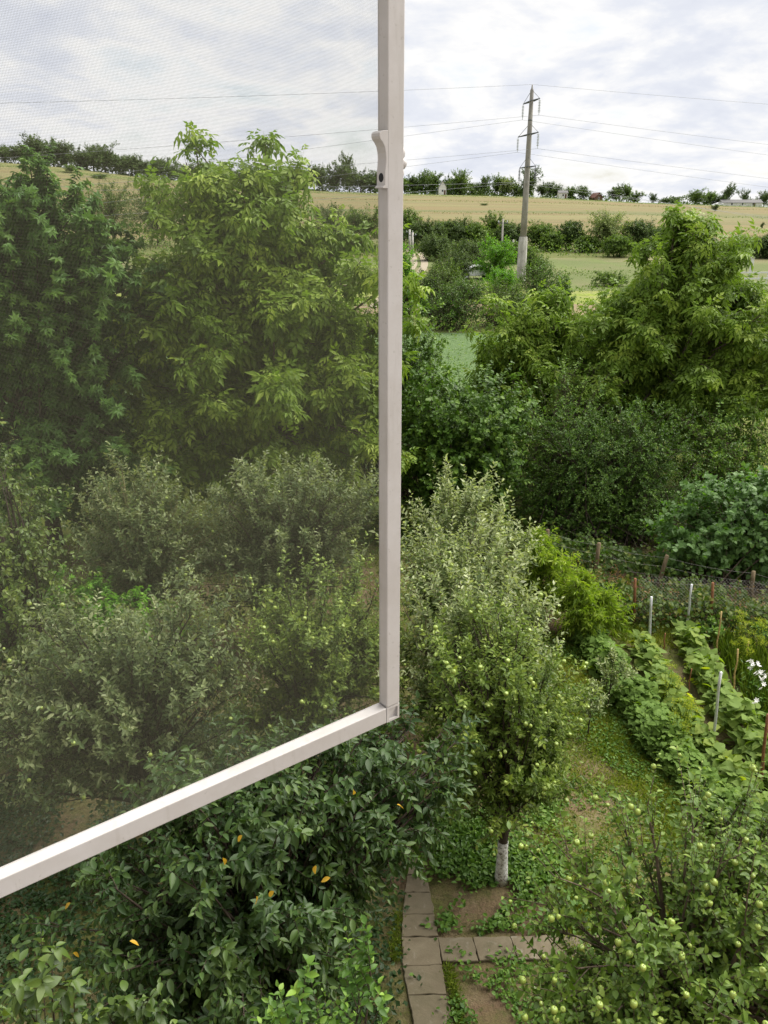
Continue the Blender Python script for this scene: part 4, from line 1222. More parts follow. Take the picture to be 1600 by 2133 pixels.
# overgrown bank and fence foot
def bank(name, px_pts, n, hgt, size, seed, mat, label, tmpl='heart', aspect=0.85, tint0=0.45, half=0.35, tvar=0.25):
    C = np.array([at(a, b)[:2] for a, b in px_pts])
    r = np.random.default_rng(seed)
    t = r.random(n) * (len(C) - 1)
    i = np.minimum(t.astype(int), len(C) - 2); f = (t - i)[:, None]
    P = C[i] * (1 - f) + C[i + 1] * f + r.normal(size=(n, 2)) * np.array((0.12, half))
    lump = 1 + 0.3 * smooth_noise(P[:, 0] * 1.6, P[:, 1], seed, 0.5)
    h = hgt * np.clip(lump, 0.2, 1.6) * r.random(n) ** 0.7
    X = nrm(np.stack([r.normal(size=n), r.normal(size=n) - 0.5, -0.5 + 0.5 * r.normal(size=n)], -1))
    Z = nrm(np.stack([0.5 * r.normal(size=n), -0.7 + 0.4 * r.normal(size=n), 0.8 + 0.3 * r.normal(size=n)], -1))
    L = size * (0.5 + 0.8 * r.random(n))
    P3 = np.concatenate([P, (h + 0.02)[:, None]], -1)
    T = np.clip(tint0 + tvar * r.normal(size=n), 0, 1)
    return link(name, leaf_mesh(name, (P3, X, Z, L, L * aspect, T), tmpl, M[mat]), None, kind='stuff', label=label, cat='undergrowth')


fl_ = [(1230, 1268), (1330, 1280), (1430, 1290), (1530, 1298), (1680, 1310)]
bank('creeper', fl_, 5600, 0.55, 0.075, 201, 'weed', 'tangled creepers covering the bank behind the net fence')
bank('dry_creeper', fl_, 1100, 0.5, 0.06, 203, 'dry', 'dried brown stems and leaves among the fence creepers', 'leaf2', 0.4)
bank('dry_growth', [(1060, 1215), (1150, 1225), (1230, 1245), (1300, 1265)], 1500, 0.55, 0.08, 205, 'dry', 'reddish dry grass behind the peach trees at the fence', 'leaf2', 0.2)
bank('fence_undergrowth', [(700, 1120), (850, 1130), (1000, 1140), (1120, 1155), (1250, 1185), (1390, 1215)], 4200, 0.55, 0.085, 207, 'weed', 'dark undergrowth along the foot of the wire fence', tint0=0.25)
bank('belt_undergrowth', [(-100, 1010), (200, 1010), (400, 1005), (700, 1000), (900, 985), (1100, 965), (1300, 960), (1500, 955)], 22000, 2.4, 0.10, 209, 'hazel', 'undergrowth toned dark for the deep shade beneath the walnut trees and thicket', tint0=0.2, half=0.8, tvar=0.15)  # low tint puts deep canopy shade into the leaf colour
P = scatter([(1220, 1290), (1420, 1300), (1440, 1345), (1330, 1350), (1230, 1310)], 3500, 18)
blades('fence_grass', P, 0.09, 0.012, 19, 'grass', 'dry grass at the foot of the net fence above the rows', 'grass', 0.8, 0.6)

# ------------------------------------------------------------------ fences
def stake(name, label, top, bot, rad, mat, cat='stake', group=None, lift=0.0):
    B = at(*bot); T = atY(top[0], top[1], B[1])
    root = link(name, None)
    bpy.data.objects.remove(root)
    mb = MB()
    v = T - B
    k = 6
    rr = np.random.default_rng(int(top[0] * 7 + top[1]))
    pts = [(v * t + np.array([*(rr.normal(size=2) * 0.006), 0]) * (0 < t < 1)) for t in np.linspace(-0.06, 1, k)]
    mb.tube(pts, [rad * (1.05 - 0.12 * t) for t in np.linspace(0, 1, k)], 8)
    return mb.build(name, M[mat], None, True, loc=B, label=label, cat=cat, group=group)


def fence(name, label, posts, rad, mat, wires, wire_r=0.0022, net=None):
    """posts: (top px, bottom px); wires: fractions of the post height"""
    PB = [at(*b) for t, b in posts]
    PT = [atY(t[0], t[1], at(*b)[1]) for t, b in posts]
    root = thing(name, label, 'fence', PB[0])
    o = PB[0]
    for B, T in zip(PB, PT):
        mb = MB()
        mb.tube([(B + (T - B) * t - o) for t in (-0.08, .3, .65, 1)], [rad * 1.1, rad, rad * .95, rad * .9], 8)
        mb.build('post', M[mat], root, True)
    for w in wires:
        pts = []
        for k in range(len(PB) - 1):
            A_, B_ = PB[k] + (PT[k] - PB[k]) * w, PB[k + 1] + (PT[k + 1] - PB[k + 1]) * w
            for t in np.linspace(0, 1, 7)[:-1]:
                p = A_ * (1 - t) + B_ * t
                p[2] -= 0.05 * 4 * t * (1 - t)
                pts.append(p - o)
        pts.append(PB[-1] + (PT[-1] - PB[-1]) * w - o)
        mb = MB(); mb.tube(pts, [wire_r] * len(pts), 4)
        mb.build('wire', M['fence_wire'], root)
    if net:
        h0, h1, cell_ = net
        mb = MB()
        for k in range(len(PB) - 1):
            A_, B_ = PB[k] - o, PB[k + 1] - o
            ln = np.linalg.norm(B_ - A_)
            hgt = h1 - h0
            nn = int(ln / cell_)
            segP = []
            for sgn in (1, -1):
                for j in range(-int(hgt / cell_), nn + 1):
                    x0 = j * cell_; x1 = x0 + hgt
                    ta, tb = max(0, -x0), min(hgt, ln - x0)
                    if tb <= ta:
                        continue
                    za, zb = (ta, tb) if sgn == 1 else (hgt - ta, hgt - tb)
                    dv = (B_ - A_) / ln
                    segP.append([A_ + dv * (x0 + ta) + UP * (h0 + za), A_ + dv * (x0 + tb) + UP * (h0 + zb)])
            V, q = tubes(np.array(segP), np.full((len(segP), 2), 0.0014), 3)
            mb.add(V, [q])
        mb.build('chain_link', M['fence_wire'], root, kind='stuff')
    return root


fence('wire_fence', 'old wire fence on wooden posts along the thicket', [((620, 1035), (618, 1112)), ((876, 1046), (874, 1134)), ((1046, 1098), (1044, 1150)), ((1141, 1103), (1138, 1184)), ((1248, 1131), (1238, 1216)), ((1390, 1157), (1364, 1243)), ((1570, 1190), (1560, 1270)), ((1760, 1230), (1750, 1310))],
      0.045, 'post_wood', (0.30, 0.52, 0.74, 0.95))
fence('net_fence', 'rusty net fence behind the vegetable rows', [((1323, 1205), (1321, 1300)), ((1485, 1214), (1480, 1309)), ((1690, 1228), (1684, 1322))], 0.030, 'rust', (0.06, 0.98), net=(0.04, 1.05, 0.065))
stake('stake', 'white pole standing at the end of the bean row', (1357, 1243), (1352, 1354), 0.024, 'silver')
stake('stake', 'silvery pole at the far end of the cucumber row', (1441, 1217), (1429, 1322), 0.022, 'silver')
stake('stake', 'long grey pole rising from the cucumber row in the path', (1502, 1400), (1484, 1558), 0.022, 'silver')
stake('stake', 'thin bamboo cane beyond the cucumber row, near the net fence', (1503, 1274), (1490, 1372), 0.015, 'bamboo')
stake('stake', 'thin bamboo cane beside the white lilies', (1537, 1352), (1524, 1470), 0.014, 'bamboo')
stake('stake', 'short rusty rod between the two vegetable rows, far end', (1386, 1319), (1378, 1382), 0.012, 'rust')
stake('stake', 'thin rod in the soil path halfway along the cucumber row', (1441, 1393), (1432, 1460), 0.010, 'rust')
stake('stake', 'rusty pole at the right edge beside the lilies', (1600, 1488), (1580, 1660), 0.022, 'rust')
stake('stake', 'short cane among the yellow dill flowers', (1560, 1336), (1551, 1392), 0.011, 'bamboo')


def dill(px, py, h, seed, label, nst=7):
    b = at(px, py)
    root = thing('dill_plant', label, 'plant', b, 'flowering dill')
    r = np.random.default_rng(seed)
    P, X, Z = [], [], []
    st = MB()
    for s in range(nst):
        top = np.array([*(r.normal(size=2) * 0.11), h * (0.65 + 0.4 * r.random())])
        mid = top * 0.5 + np.array([*(r.normal(size=2) * 0.02), 0])
        st.tube([(0, 0, 0), mid, top], [.005, .004, .003], 5)
        k = 60
        a = r.random(k) * 6.28; q_ = np.sqrt(r.random(k)) * 0.075
        P.append(top + np.stack([q_ * np.cos(a), q_ * np.sin(a), 0.04 - q_ * .25 + .01 * r.normal(size=k)], -1))
        k2 = 46
        t = r.random((k2, 1))
        P.append(mid * t * 2 * (t < .5) + (t >= .5) * (mid + (top - mid) * (t * 2 - 1)) + r.normal(size=(k2, 3)) * 0.05)
    P = np.concatenate(P); n = len(P)
    fr = (P, nrm(r.normal(size=(n, 3))), nrm(r.normal(size=(n, 3)) + np.array((0, 0, 1.0))), 0.028 * (0.6 + r.random(n)), 0.009 * np.ones(n), np.clip(0.5 + 0.25 * r.normal(size=n), 0, 1))
    st.build('stem', M['dill'], root)
    link('umbels', leaf_mesh('umbels', fr, 'leaf2', M['dill']), root, kind='stuff')


dill(1393, 1475, 0.75, 1, 'pale yellow-green dill plant in the middle of the bean row')
dill(1412, 1560, 0.85, 2, 'larger feathery dill plant lower in the bean row', 11)
dill(1530, 1350, 0.75, 3, 'yellow flowering dill by the net fence')
dill(1575, 1375, 0.7, 4, 'yellow flowering dill next to the bare soil at the right')
dill(1545, 1400, 0.6, 6, 'low dill plant just above the white lilies')


def lily(px, py, h, n, seed, label):
    b = at(px, py)
    root = thing('lily_plant', label, 'flower', b, 'white lilies')
    r = np.random.default_rng(seed)
    pet = T_near(0.35)
    for s in range(n):
        top = np.array([*(r.normal(size=2) * 0.14), h * (0.75 + 0.4 * r.random())])
        mb = MB(); mb.tube([(top[0] * .5, top[1] * .5, 0), top * 0.6, top], [.006, .005, .004], 5)
        mb.build('stem', M['plum'], root)
        for q_ in range(2):
            c = top + r.normal(size=3) * 0.03
            ax = nrm(np.array([*(r.normal(size=2) * 0.7), 0.55]))
            A_ = nrm(np.cross(ax, (0.3, 0.2, 1.0))); B_ = np.cross(ax, A_)
            an = np.arange(6) * math.pi / 3
            X = nrm(ax * 0.55 + (A_[None] * np.cos(an)[:, None] + B_[None] * np.sin(an)[:, None]) * 0.85)
            Z = nrm(ax[None] - X * 0.3)
            fr = (np.repeat(c[None], 6, 0), X, Z, np.full(6, 0.046), np.full(6, 0.024), np.full(6, .6))
            link('flower', leaf_mesh('flower', fr, 'near', M['petal'], True), root)
    k = 60
    Pz = np.stack([r.normal(size=k) * .1, r.normal(size=k) * .1, h * r.random(k) * .85], -1)
    a = r.random(k) * 6.28
    fr = (Pz, nrm(np.stack([np.cos(a), np.sin(a), np.full(k, .35)], -1)), nrm(np.stack([-np.cos(a) * .3, -np.sin(a) * .3, np.ones(k)], -1)), np.full(k, .10), np.full(k, .018), np.clip(.4 + .2 * r.normal(size=k), 0, 1))
    link('foliage', leaf_mesh('foliage', fr, 'leaf2', M['plum']), root, kind='stuff')


lily(1553, 1455, 0.75, 4, 1, 'white lily clump closest to the bamboo cane')
lily(1575, 1500, 0.8, 7, 2, 'largest white lily clump at the right edge')
lily(1590, 1550, 0.7, 4, 3, 'lowest white lily clump beside the rusty pole')
for px, py, h, sd_, lab in ((1478, 1335, 0.4, 1, 'bluish-green cabbage plant by the rusty fence post'), (1598, 1345, 0.5, 2, 'bluish-green leafy plant at the right edge on bare soil')):
    tree('cabbage_plant', lab, 'plant', at(px, py), tmpl='leaf4', mat='maple', bark='bark', seed=300 + sd_, group='cabbage plants', envs=[(0, 0, h * .55, .2, .2, h * .45, 1)], nb=16, ns=4, nl=6, shoot=0.1, leaf=(0.12, 0.06), trunk_h=h * .4, trunk_r=0.012, zmin=0.05, tint0=0.7, inner=0.3)
# sapling canes on the grass strip
for i, (px, py, h, lab) in enumerate([(1265, 1478, 0.9, 'slim silvery sapling on the grass strip beside the bean row'), (1225, 1530, 0.8, 'slim sapling on the grass strip close to the whitewashed apple tree')]):
    tree('apple_sapling', lab, 'tree', at(px, py), tmpl='leaf4', mat='apple_silver', bark='bark_dark', seed=320 + i, group='apple saplings', trunk=(h * .8, .012), envs=[(0, 0, h * .75, .28, .25, h * .3, 1)],
         nb=14, ns=5, nl=9, leaf=(0.075, 0.034), trunk_h=h * .7, trunk_r=0.014, zmin=0.2, tip=.5, tint0=0.5, inner=0.3, **{**AK, 'shoot': 0.2})

# ------------------------------------------------------------------ power line
pb = at(1086, 588)
Yp = pb[1]
ptop = atY(1109, 176, Yp)
PH = ptop[2]
pole = thing('power_pole', 'tall concrete power pole with three steel cross-arms above the bushes', 'power pole', (ptop[0], Yp, 0))
mb = MB(); mb.lathe([(0.50, -0.3), (0.47, 4.2), (0.42, 4.6)], (0, 0, 0), 8); mb.build('base_sleeve', M['concrete_pale'], pole)
mb = MB(); mb.lathe([(0.34, 4.4), (0.30, 9), (0.235, 15), (0.18, PH - 0.5), (0.09, PH - 0.35), (0.05, PH)], (0, 0, 0), 12); mb.build('shaft', M['concrete'], pole, True)
ARM = nrm(np.array((0.19, -1.0, 0.0)))      # the arms point at the house; the line runs across
LINE = np.array((-ARM[1], ARM[0], 0.0))
if LINE[0] < 0:
    LINE = -LINE
mb = MB()
for z in (6.5, 11.4, 15.6):
    mb.lathe([(0.30 - z * .006 + .02, z - .05), (0.30 - z * .006 + .02, z + .05)], (0, 0, 0), 12)
mb.build('clamp_band', M['steel'], pole, True)
zs = [atY(1109, 211, Yp)[2], atY(1104, 280, Yp)[2], atY(1101, 348, Yp)[2]]
att = []
PX0 = np.array((ptop[0], Yp, 0))
for ka, (z, hl, hr, il) in enumerate(zip(zs, (2.3, 3.3, 2.3), (2.3, 2.5, 2.3), (1.45, 1.45, 1.45))):
    arm = MB()
    for sgn, ln in ((1, hr), (-1, hl)):
        tip_ = ARM * sgn * ln + UP * z
        for off in (LINE * 0.22, -LINE * 0.22):
            arm.tube([off + UP * z + ARM * sgn * .12, tip_], [.055, .05], 5)
        for t in (.3, .55, .78):
            arm.tube([LINE * .22 * (1 - t) + UP * z + ARM * sgn * ln * t, -LINE * .22 * (1 - t) + UP * z + ARM * sgn * ln * t], [.035, .035], 4)
        arm.tube([UP * (z + 0.95) + ARM * sgn * .15, tip_], [.022, .022], 5)
        ins = MB()
        ip = [tip_ - UP * t * il for t in np.linspace(0, 1, 3)]
        ins.tube(ip, [.03] * 3, 5)
        for q_ in range(8):
            zz_ = -il * (0.14 + 0.095 * q_)
            ins.lathe([(.05, zz_ + .05), (.13, zz_ + .02), (.13, zz_ - .01), (.05, zz_ - .03)], tip_, 8)
        ins.build('insulator', M['insulator' if ka < 2 else 'insulator_dark'], pole)
        att.append(tip_ - UP * il + PX0)
    arm.build('cross_arm', M['steel'], pole)
att = [np.array((ptop[0], Yp, PH))] + att
# photo columns/rows that each conductor passes on its way out (right edge, left of the stile)
ends = [((1600, 217), (840, 188)), ((1600, 301), (840, 265)), ((1600, 323), (840, 284)), ((1600, 372), (840, 334)), ((1600, 390), (840, 348)), ((1370, 420), (840, 386)), ((1300, 412), (840, 402))]
wl = ['earth wire running from the very tip of the power pole', 'conductor hung from the near end of the top cross-arm', 'conductor hung from the far end of the top cross-arm', 'conductor hung from the near end of the middle cross-arm',
      'conductor hung from the far end of the middle cross-arm', 'conductor hung from the near end of the lowest cross-arm', 'conductor hung from the far end of the lowest cross-arm']
for A_, (er, el), lab in zip(att, ends, wl):
    pts = []
    for sgn, (ex, ey) in ((-1, el), (1, er)):
        d = np.array(ray(ex, ey)); E0 = np.array((0, 0, H))
        # cut the vertical plane through A_ along LINE
        nv = np.array((-LINE[1], LINE[0], 0))
        t = nv @ (A_ - E0) / (nv @ d)
        Q = E0 + d * t
        s1 = LINE @ (Q - A_)
        bq = 2.2e-4
        aq = (Q[2] - A_[2] - bq * s1 * s1) / s1
        smax = 95.0
        ss = np.linspace(0, smax, 24) * sgn
        seg = [A_ + LINE * s + UP * (aq * s + bq * s * s) for s in ss]
        pts = seg[::-1][:-1] + [seg[0]] if sgn == -1 else pts + seg[1:]
    pts = np.array(pts)
    mb = MB(); mb.tube(pts - A_, [0.012] * len(pts), 4)
    mb.build('power_line', M['wire'], None, loc=A_, label=lab, cat='power line', group='power lines on the tall pole')


def small_pole(px, ytop, ybot, label, rad=0.13, mat='concrete_pale'):
    B = at(px, ybot); T = atY(px, ytop, B[1])
    g = float(zt(B[0], B[1]))
    root = thing('utility_pole', label, 'utility pole', (B[0], B[1], g), 'small utility poles')
    h = T[2] - g
    mb = MB(); mb.lathe([(rad, -0.2), (rad * .72, h)], (0, 0, 0), 8); mb.build('shaft', M[mat], root, True)
    mb = MB(); mb.box((-.55, -.06, h - .5), (.55, .06, h - .38)); mb.build('cross_arm', M['steel'], root)
    for x in (-.48, .48):
        mb = MB(); mb.lathe([(.04, h - .38), (.07, h - .32), (.05, h - .2), (.02, h - .17)], (x, 0, 0), 6); mb.build('insulator', M['insulator'], root)


small_pole(1042, 456, 578, 'grey utility pole just left of the tall power pole', 0.13, 'concrete')
small_pole(1068, 499, 536, 'short far utility pole behind the tall power pole', 0.2)
small_pole(853, 478, 533, 'utility pole at the bend of the dirt road, nearer the stile', 0.2)
small_pole(859, 484, 538, 'utility pole at the bend of the dirt road, further from the stile', 0.2)

# ------------------------------------------------------------------ bushes in the middle distance
def far_bush(name, label, px, Y, top_py, halfw_px, mat, seed, group, leafsz=0.24, dens=1.0, tmpl='leaf2', cat='bush', squash=1.0, nbk=None):
    g = foot(px, Y); g[2] = float(zt(g[0], Y)); g[0] = (px - CXP) / F * (Y * CT - (g[2] - H) * ST)
    top = atY(px, top_py, Y)[2] - g[2]
    hw = halfw_px / F * (Y * CT - (g[2] - H) * ST)
    r = np.random.default_rng(seed)
    envs = [(0, 0, top * .5, hw * .9, hw * .8, top * .5, 10)]
    for k in range(4):
        a = r.random() * 6.28
        envs.append((math.cos(a) * hw * .5, math.sin(a) * hw * .4, top * (.42 + .25 * r.random()), hw * .5, hw * .45, top * .33, 3))
    area = hw * top
    nb = int(np.clip(26 * dens * area ** 0.6, 14, 110))
    return tree(name, label, cat, g, group, tmpl=tmpl, mat=mat, bark='bark_dark', seed=seed, envs=envs, nb=nb, ns=9, nl=8, shoot=min(hw, top) * .32, up=0.35, outw=0.6, along=0.4, jit=0.5, droop=0.15, leaf=(leafsz, leafsz * .62), langle=65, ldroop=0.15,
                trunk=(top * .5, 0.06 * top ** .5) if cat == 'tree' else None, trunk_h=top * .5, trunk_r=0.03 * max(top, 1) ** .5, inner=0.55, zmin=top * .06, ground_stems=0 if cat == 'tree' else hw * .3, tint0=0.45, tvar=0.2, nrand=0.6, twig_r=0.012)


GM = 'bushes between the garden and the pylon'
far_bush('round_bush', 'dark drooping bush left of the power pole foot', 935, 54, 586, 82, 'thorn', 401, GM, 0.16, 1.7)
far_bush('round_bush', 'mid-green bush right below the power pole', 1050, 55, 592, 75, 'far_mid', 402, GM, 0.16, 1.6)
far_bush('round_bush', 'green bush at the right foot of the power pole', 1120, 60, 545, 62, 'hazel', 403, GM, 0.17, 1.6)
far_bush('upright_bush', 'narrow upright bush beside the weedy strip', 1172, 56, 570, 22, 'hazel', 404, GM, 0.15, 1.4)
far_bush('round_bush', 'bush touching the window stile below the dirt road', 842, 60, 500, 28, 'vine', 405, GM, 0.18, 1.5)
far_bush('round_bush', 'round dark bush right of the dirt road bend', 935, 88, 520, 48, 'far_dark', 406, GM, 0.22, 1.6)
far_bush('round_bush', 'light leafy tree beside the grey utility pole', 1030, 92, 494, 42, 'vine', 407, GM, 0.22, 1.4, cat='tree')
far_bush('round_bush', 'loose bush behind the right side of the power pole base', 1115, 96, 520, 32, 'far_mid', 408, GM, 0.22, 1.3)
far_bush('round_bush', 'low dark bush in the mown meadow below the power pole', 975, 72, 588, 40, 'far_mid', 409, GM, 0.2, 1.3)
far_bush('round_bush', 'low bush between the mown meadow and the flowering weeds', 1265, 84, 566, 45, 'far_mid', 410, GM, 0.2, 1.0)
far_bush('round_bush', 'wide dark bush before the dirt road, right of the stile', 900, 62, 560, 46, 'far_dark', 411, GM, 0.18, 1.5)
far_bush('round_bush', 'green bush left of the white car', 930, 74, 545, 44, 'far_mid', 412, GM, 0.2, 1.4)
far_bush('round_bush', 'yellowish bush between the white car and the tall pole', 1040, 76, 560, 40, 'vine', 413, GM, 0.2, 1.2)
far_bush('round_bush', 'dark bush between the hedgerow and the grey utility pole', 985, 112, 500, 46, 'far_dark', 414, GM, 0.28, 1.5)
far_bush('round_bush', 'dark bush behind the dirt road bend', 905, 124, 492, 40, 'far_dark', 415, GM, 0.3, 1.5)
far_bush('round_bush', 'bush behind the tall pole, at the mown meadow corner', 1075, 118, 506, 34, 'far_mid', 416, GM, 0.28, 1.4)
far_bush('round_bush', 'dark bush filling the gap between maple and walnut behind the netting', 190, 25, 520, 120, 'thorn', 417, GM, 0.13, 2.2)
far_bush('round_bush', 'dark bush under the left side of the walnut behind the netting', 420, 24, 640, 130, 'thorn', 418, GM, 0.13, 2.2)
far_bush('round_bush', 'dark bush under the right side of the walnut behind the netting', 680, 24, 620, 130, 'thorn', 419, GM, 0.13, 2.2)
GH = 'hedgerow at the foot of the golden field'
for i, (px, Y, tp, hw, mt, lab) in enumerate([
    (842, 150, 442, 34, 'far_mid', 'light green hedgerow tree touching the window stile'),
    (885, 146, 466, 40, 'far_dark', 'dark hedgerow tree right of the first light one'),
    (925, 150, 470, 34, 'far_mid', 'hedgerow tree above the round dark bush'),
    (958, 148, 462, 36, 'far_dark', 'dark hedgerow tree left of the grey utility pole'),
    (990, 146, 470, 30, 'far_mid', 'small hedgerow tree just left of the grey utility pole'),
    (1030, 150, 450, 34, 'far_mid', 'taller hedgerow tree behind the grey utility pole'),
    (1064, 146, 472, 30, 'far_dark', 'dark hedgerow tree between the grey and the tall pole'),
    (1125, 146, 470, 32, 'far_mid', 'hedgerow tree right of the tall power pole'),
    (1150, 140, 490, 22, 'far_mid', 'low hedgerow shrub beside the dark round tree'),
    (1184, 142, 464, 26, 'far_dark', 'dark round tree standing alone in the hedgerow'),
    (1222, 138, 500, 24, 'far_mid', 'low shrub between the dark round tree and the silvery tree'),
    (1268, 140, 442, 46, 'far_pale', 'silvery flowering tree in the hedgerow'),
    (1325, 140, 464, 36, 'far_dark', 'dark tree right of the silvery flowering tree'),
    (1290, 130, 500, 30, 'far_mid', 'light low shrub in front of the silvery tree'),
    (1370, 142, 478, 36, 'far_mid', 'hedgerow tree partly behind the right walnut'),
    (1545, 132, 500, 36, 'far_dark', 'dark hedgerow bush right of the right walnut top'),
    (1596, 128, 500, 34, 'far_dark', 'dark hedgerow bush at the right edge'),
    (760, 140, 440, 46, 'far_mid', 'hedgerow tree seen through the netting beside the stile'),
    (690, 150, 430, 50, 'far_dark', 'dark hedgerow tree seen through the netting behind the walnut'),
    (240, 160, 372, 60, 'far_mid', 'hedgerow tree between maple and walnut through the netting'),
    (330, 150, 380, 60, 'far_dark', 'dark hedgerow tree behind the left side of the walnut'),
]):
    far_bush('hedgerow_tree', lab, px, Y, tp - 5, hw * 1.12, mt, 430 + i, GH, 0.36, 1.5, cat='tree')

def edge_scrub(name, label, lines, seed, mat, size):
    r = np.random.default_rng(seed)
    PP = []
    for (x0, x1, Y, dY, h, n) in lines:
        x = r.uniform(x0, x1, n); y = Y + dY * r.normal(size=n)
        lump = np.clip(0.6 + 0.8 * smooth_noise(x, y, seed + int(Y), 9.0) + 0.4 * smooth_noise(x, y, seed + 3, 2.5), 0.08, 2.0)
        PP.append(np.stack([x, y, zt(x, y) + h * lump * r.random(n)], -1))
    P = np.concatenate(PP); n = len(P)
    fr = (P, nrm(r.normal(size=(n, 3))), nrm(r.normal(size=(n, 3)) + np.array((0, 0, .7))), size * (.5 + .9 * r.random(n)), size * .6 * np.ones(n), np.clip(.45 + .25 * r.normal(size=n), 0, 1))
    link(name, leaf_mesh(name, fr, 'leaf2', M[mat]), None, kind='stuff', label=label, cat='scrub')


edge_scrub('hedge_bottom_scrub', 'continuous low scrub between the hedgerow trees', [(-90, 75, 141, 3.0, 2.6, 9000), (-90, 75, 131, 1.2, 1.3, 3500)], 61, 'far_mid', 0.42)
edge_scrub('meadow_weeds', 'tall weeds along the meadow and field margins', [(-50, 48, 79, 1.0, .7, 3000), (0, 40, 100, 3.0, .5, 1200), (-40, 40, 68, .7, .5, 2000), (-60, 60, 52, 1.5, .8, 3500), (-25, 12, 90, 9, .7, 3000)], 62, 'far_mid', 0.22)
edge_scrub('field_weeds', 'scattered weeds and furrow growth across the golden field', [(-190, 190, 396, 5, 1.2, 9000), (-190, 190, 345, 4, .35, 4000), (-150, 150, 262, 3, .3, 2500)], 63, 'far_mid', 0.33)
edge_scrub('crop_stalks', 'pale green crop standing behind the thicket', [(-22, 24, 38, 4.5, .55, 16000)], 64, 'crop_leaf', 0.13)
# ridge: rows of trees on the skyline; a few shared crowns, copied
PROTO = {}


def proto(kind, seed):
    k = (kind, seed)
    if k not in PROTO:
        r = np.random.default_rng(seed)
        envs = [(r.uniform(-.1, .1), 0, .45, .38, .38, .38, 6)] + [(r.uniform(-.42, .42), r.uniform(-.4, .4), r.uniform(.3, .85), r.uniform(.15, .32), r.uniform(.15, .32), r.uniform(.12, .28), 3) for _ in range(6)]
        fr, wood = grow(seed, envs, nb=60, ns=8, nl=8, shoot=0.16, up=.35, outw=.6, along=.4, jit=.5, droop=.1, leaf=(.07, .05), trunk_h=.45, trunk_r=.03, inner=.5, zmin=.05, stem_start=(.3, 1), tint0=.45, tvar=.2, nrand=.6, twig_r=0.003)
        PROTO[k] = (wood_mesh('trunk', wood, trunk_poly(.45, .03, (0, 0), seed), M['bark_dark']), leaf_mesh('crown', fr, 'leaf2', M[kind]))
    return PROTO[k]


def ridge_tree(px, Y, base_py, top_py, halfw, kind, seed, label, group):
    g = foot(px, Y); g[2] = float(zt(g[0], Y))
    g[0] = (px - CXP) / F * (Y * CT - (g[2] - H) * ST); g[2] = float(zt(g[0], Y))
    top = atY(px, top_py, Y)[2] - g[2]
    hw = halfw * 1.2 / F * (Y * CT); top *= 1.18
    tr_, cr_ = proto(kind, (seed * 7) % 9 + 900)
    root = thing('skyline_tree', label, 'tree', g, group, rz=(seed * 1.7) % 6.28)
    for nm, me in (('trunk', tr_), ('crown', cr_)):
        o = link(nm, me, root)
        o.scale = (hw / .55, hw / .55, top / .95)


ords = ['first', 'second', 'third', 'fourth', 'fifth', 'sixth', 'seventh', 'eighth', 'ninth', 'tenth', 'eleventh', 'twelfth', 'thirteenth', 'fourteenth', 'fifteenth', 'sixteenth', 'seventeenth', 'eighteenth', 'nineteenth', 'twentieth', 'twenty-first', 'twenty-second', 'twenty-third', 'twenty-fourth', 'twenty-fifth', 'twenty-sixth']
left_r = [(-20, 300, 26), (12, 306, 24), (45, 300, 28), (80, 296, 28), (112, 304, 26), (140, 308, 26), (168, 318, 24), (196, 312, 26), (220, 310, 28), (248, 322, 26), (275, 326, 26), (300, 334, 24), (328, 338, 26), (356, 342, 26), (390, 348, 26), (430, 352, 28), (475, 352, 28), (520, 352, 28), (565, 350, 28), (605, 352, 26), (640, 350, 26), (672, 356, 24), (702, 354, 24), (728, 338, 20), (752, 366, 26), (782, 364, 26)]
for i, (px, tp, hw) in enumerate(left_r):
    ridge_tree(px, 432 + (i * 7) % 14, 0, tp, hw, 'far_dark', i, '%s skyline tree from the left, seen through the netting' % ords[i], 'trees on the hilltop behind the netting')
right_r = [(838, 372, 22, 'far_mid'), (858, 374, 18, 'far_dark'), (878, 368, 20, 'far_mid'), (905, 368, 20, 'far_mid'), (935, 376, 16, 'far_dark'), (957, 364, 20, 'far_mid'), (962, 378, 18, 'far_pale'), (985, 380, 16, 'far_dark'), (1008, 370, 14, 'far_dark'), (1036, 366, 18, 'far_mid'), (1052, 378, 18, 'far_pale'), (1075, 388, 16, 'far_dark'), (1098, 362, 20, 'far_dark'),
           (1130, 388, 12, 'far_dark'), (1145, 386, 14, 'far_dark'), (1160, 387, 12, 'far_dark'), (1190, 388, 16, 'far_mid'), (1215, 390, 16, 'far_dark'), (1283, 387, 18, 'far_dark'), (1305, 392, 14, 'far_mid'), (1322, 404, 14, 'far_mid'), (1361, 407, 9, 'far_dark'), (1385, 414, 14, 'far_dark'), (1405, 413, 14, 'far_dark'), (1448, 399, 18, 'far_mid'), (1475, 398, 18, 'far_mid')]
for i, (px, tp, hw, kd) in enumerate(right_r):
    ridge_tree(px, 432 + (i * 5) % 12, 0, tp, hw, kd, i + 2, '%s skyline tree counted from the stile rightwards' % ords[i], 'trees on the hilltop right of the stile')
for i, (px, tp, hw, lab) in enumerate([(1495, 414, 14, 'low skyline bush left of the spreading skyline tree'), (1510, 394, 14, 'spreading skyline tree left of the low dark barn'), (1550, 402, 9, 'small skyline tree beside the low dark barn'), (1562, 416, 8, 'tiny skyline bush beside the low dark barn'), (1590, 404, 14, 'last skyline tree at the right edge')]):
    ridge_tree(px, 436, 0, tp, hw, 'far_dark', i + 3, lab, 'trees at the right end of the hilltop')
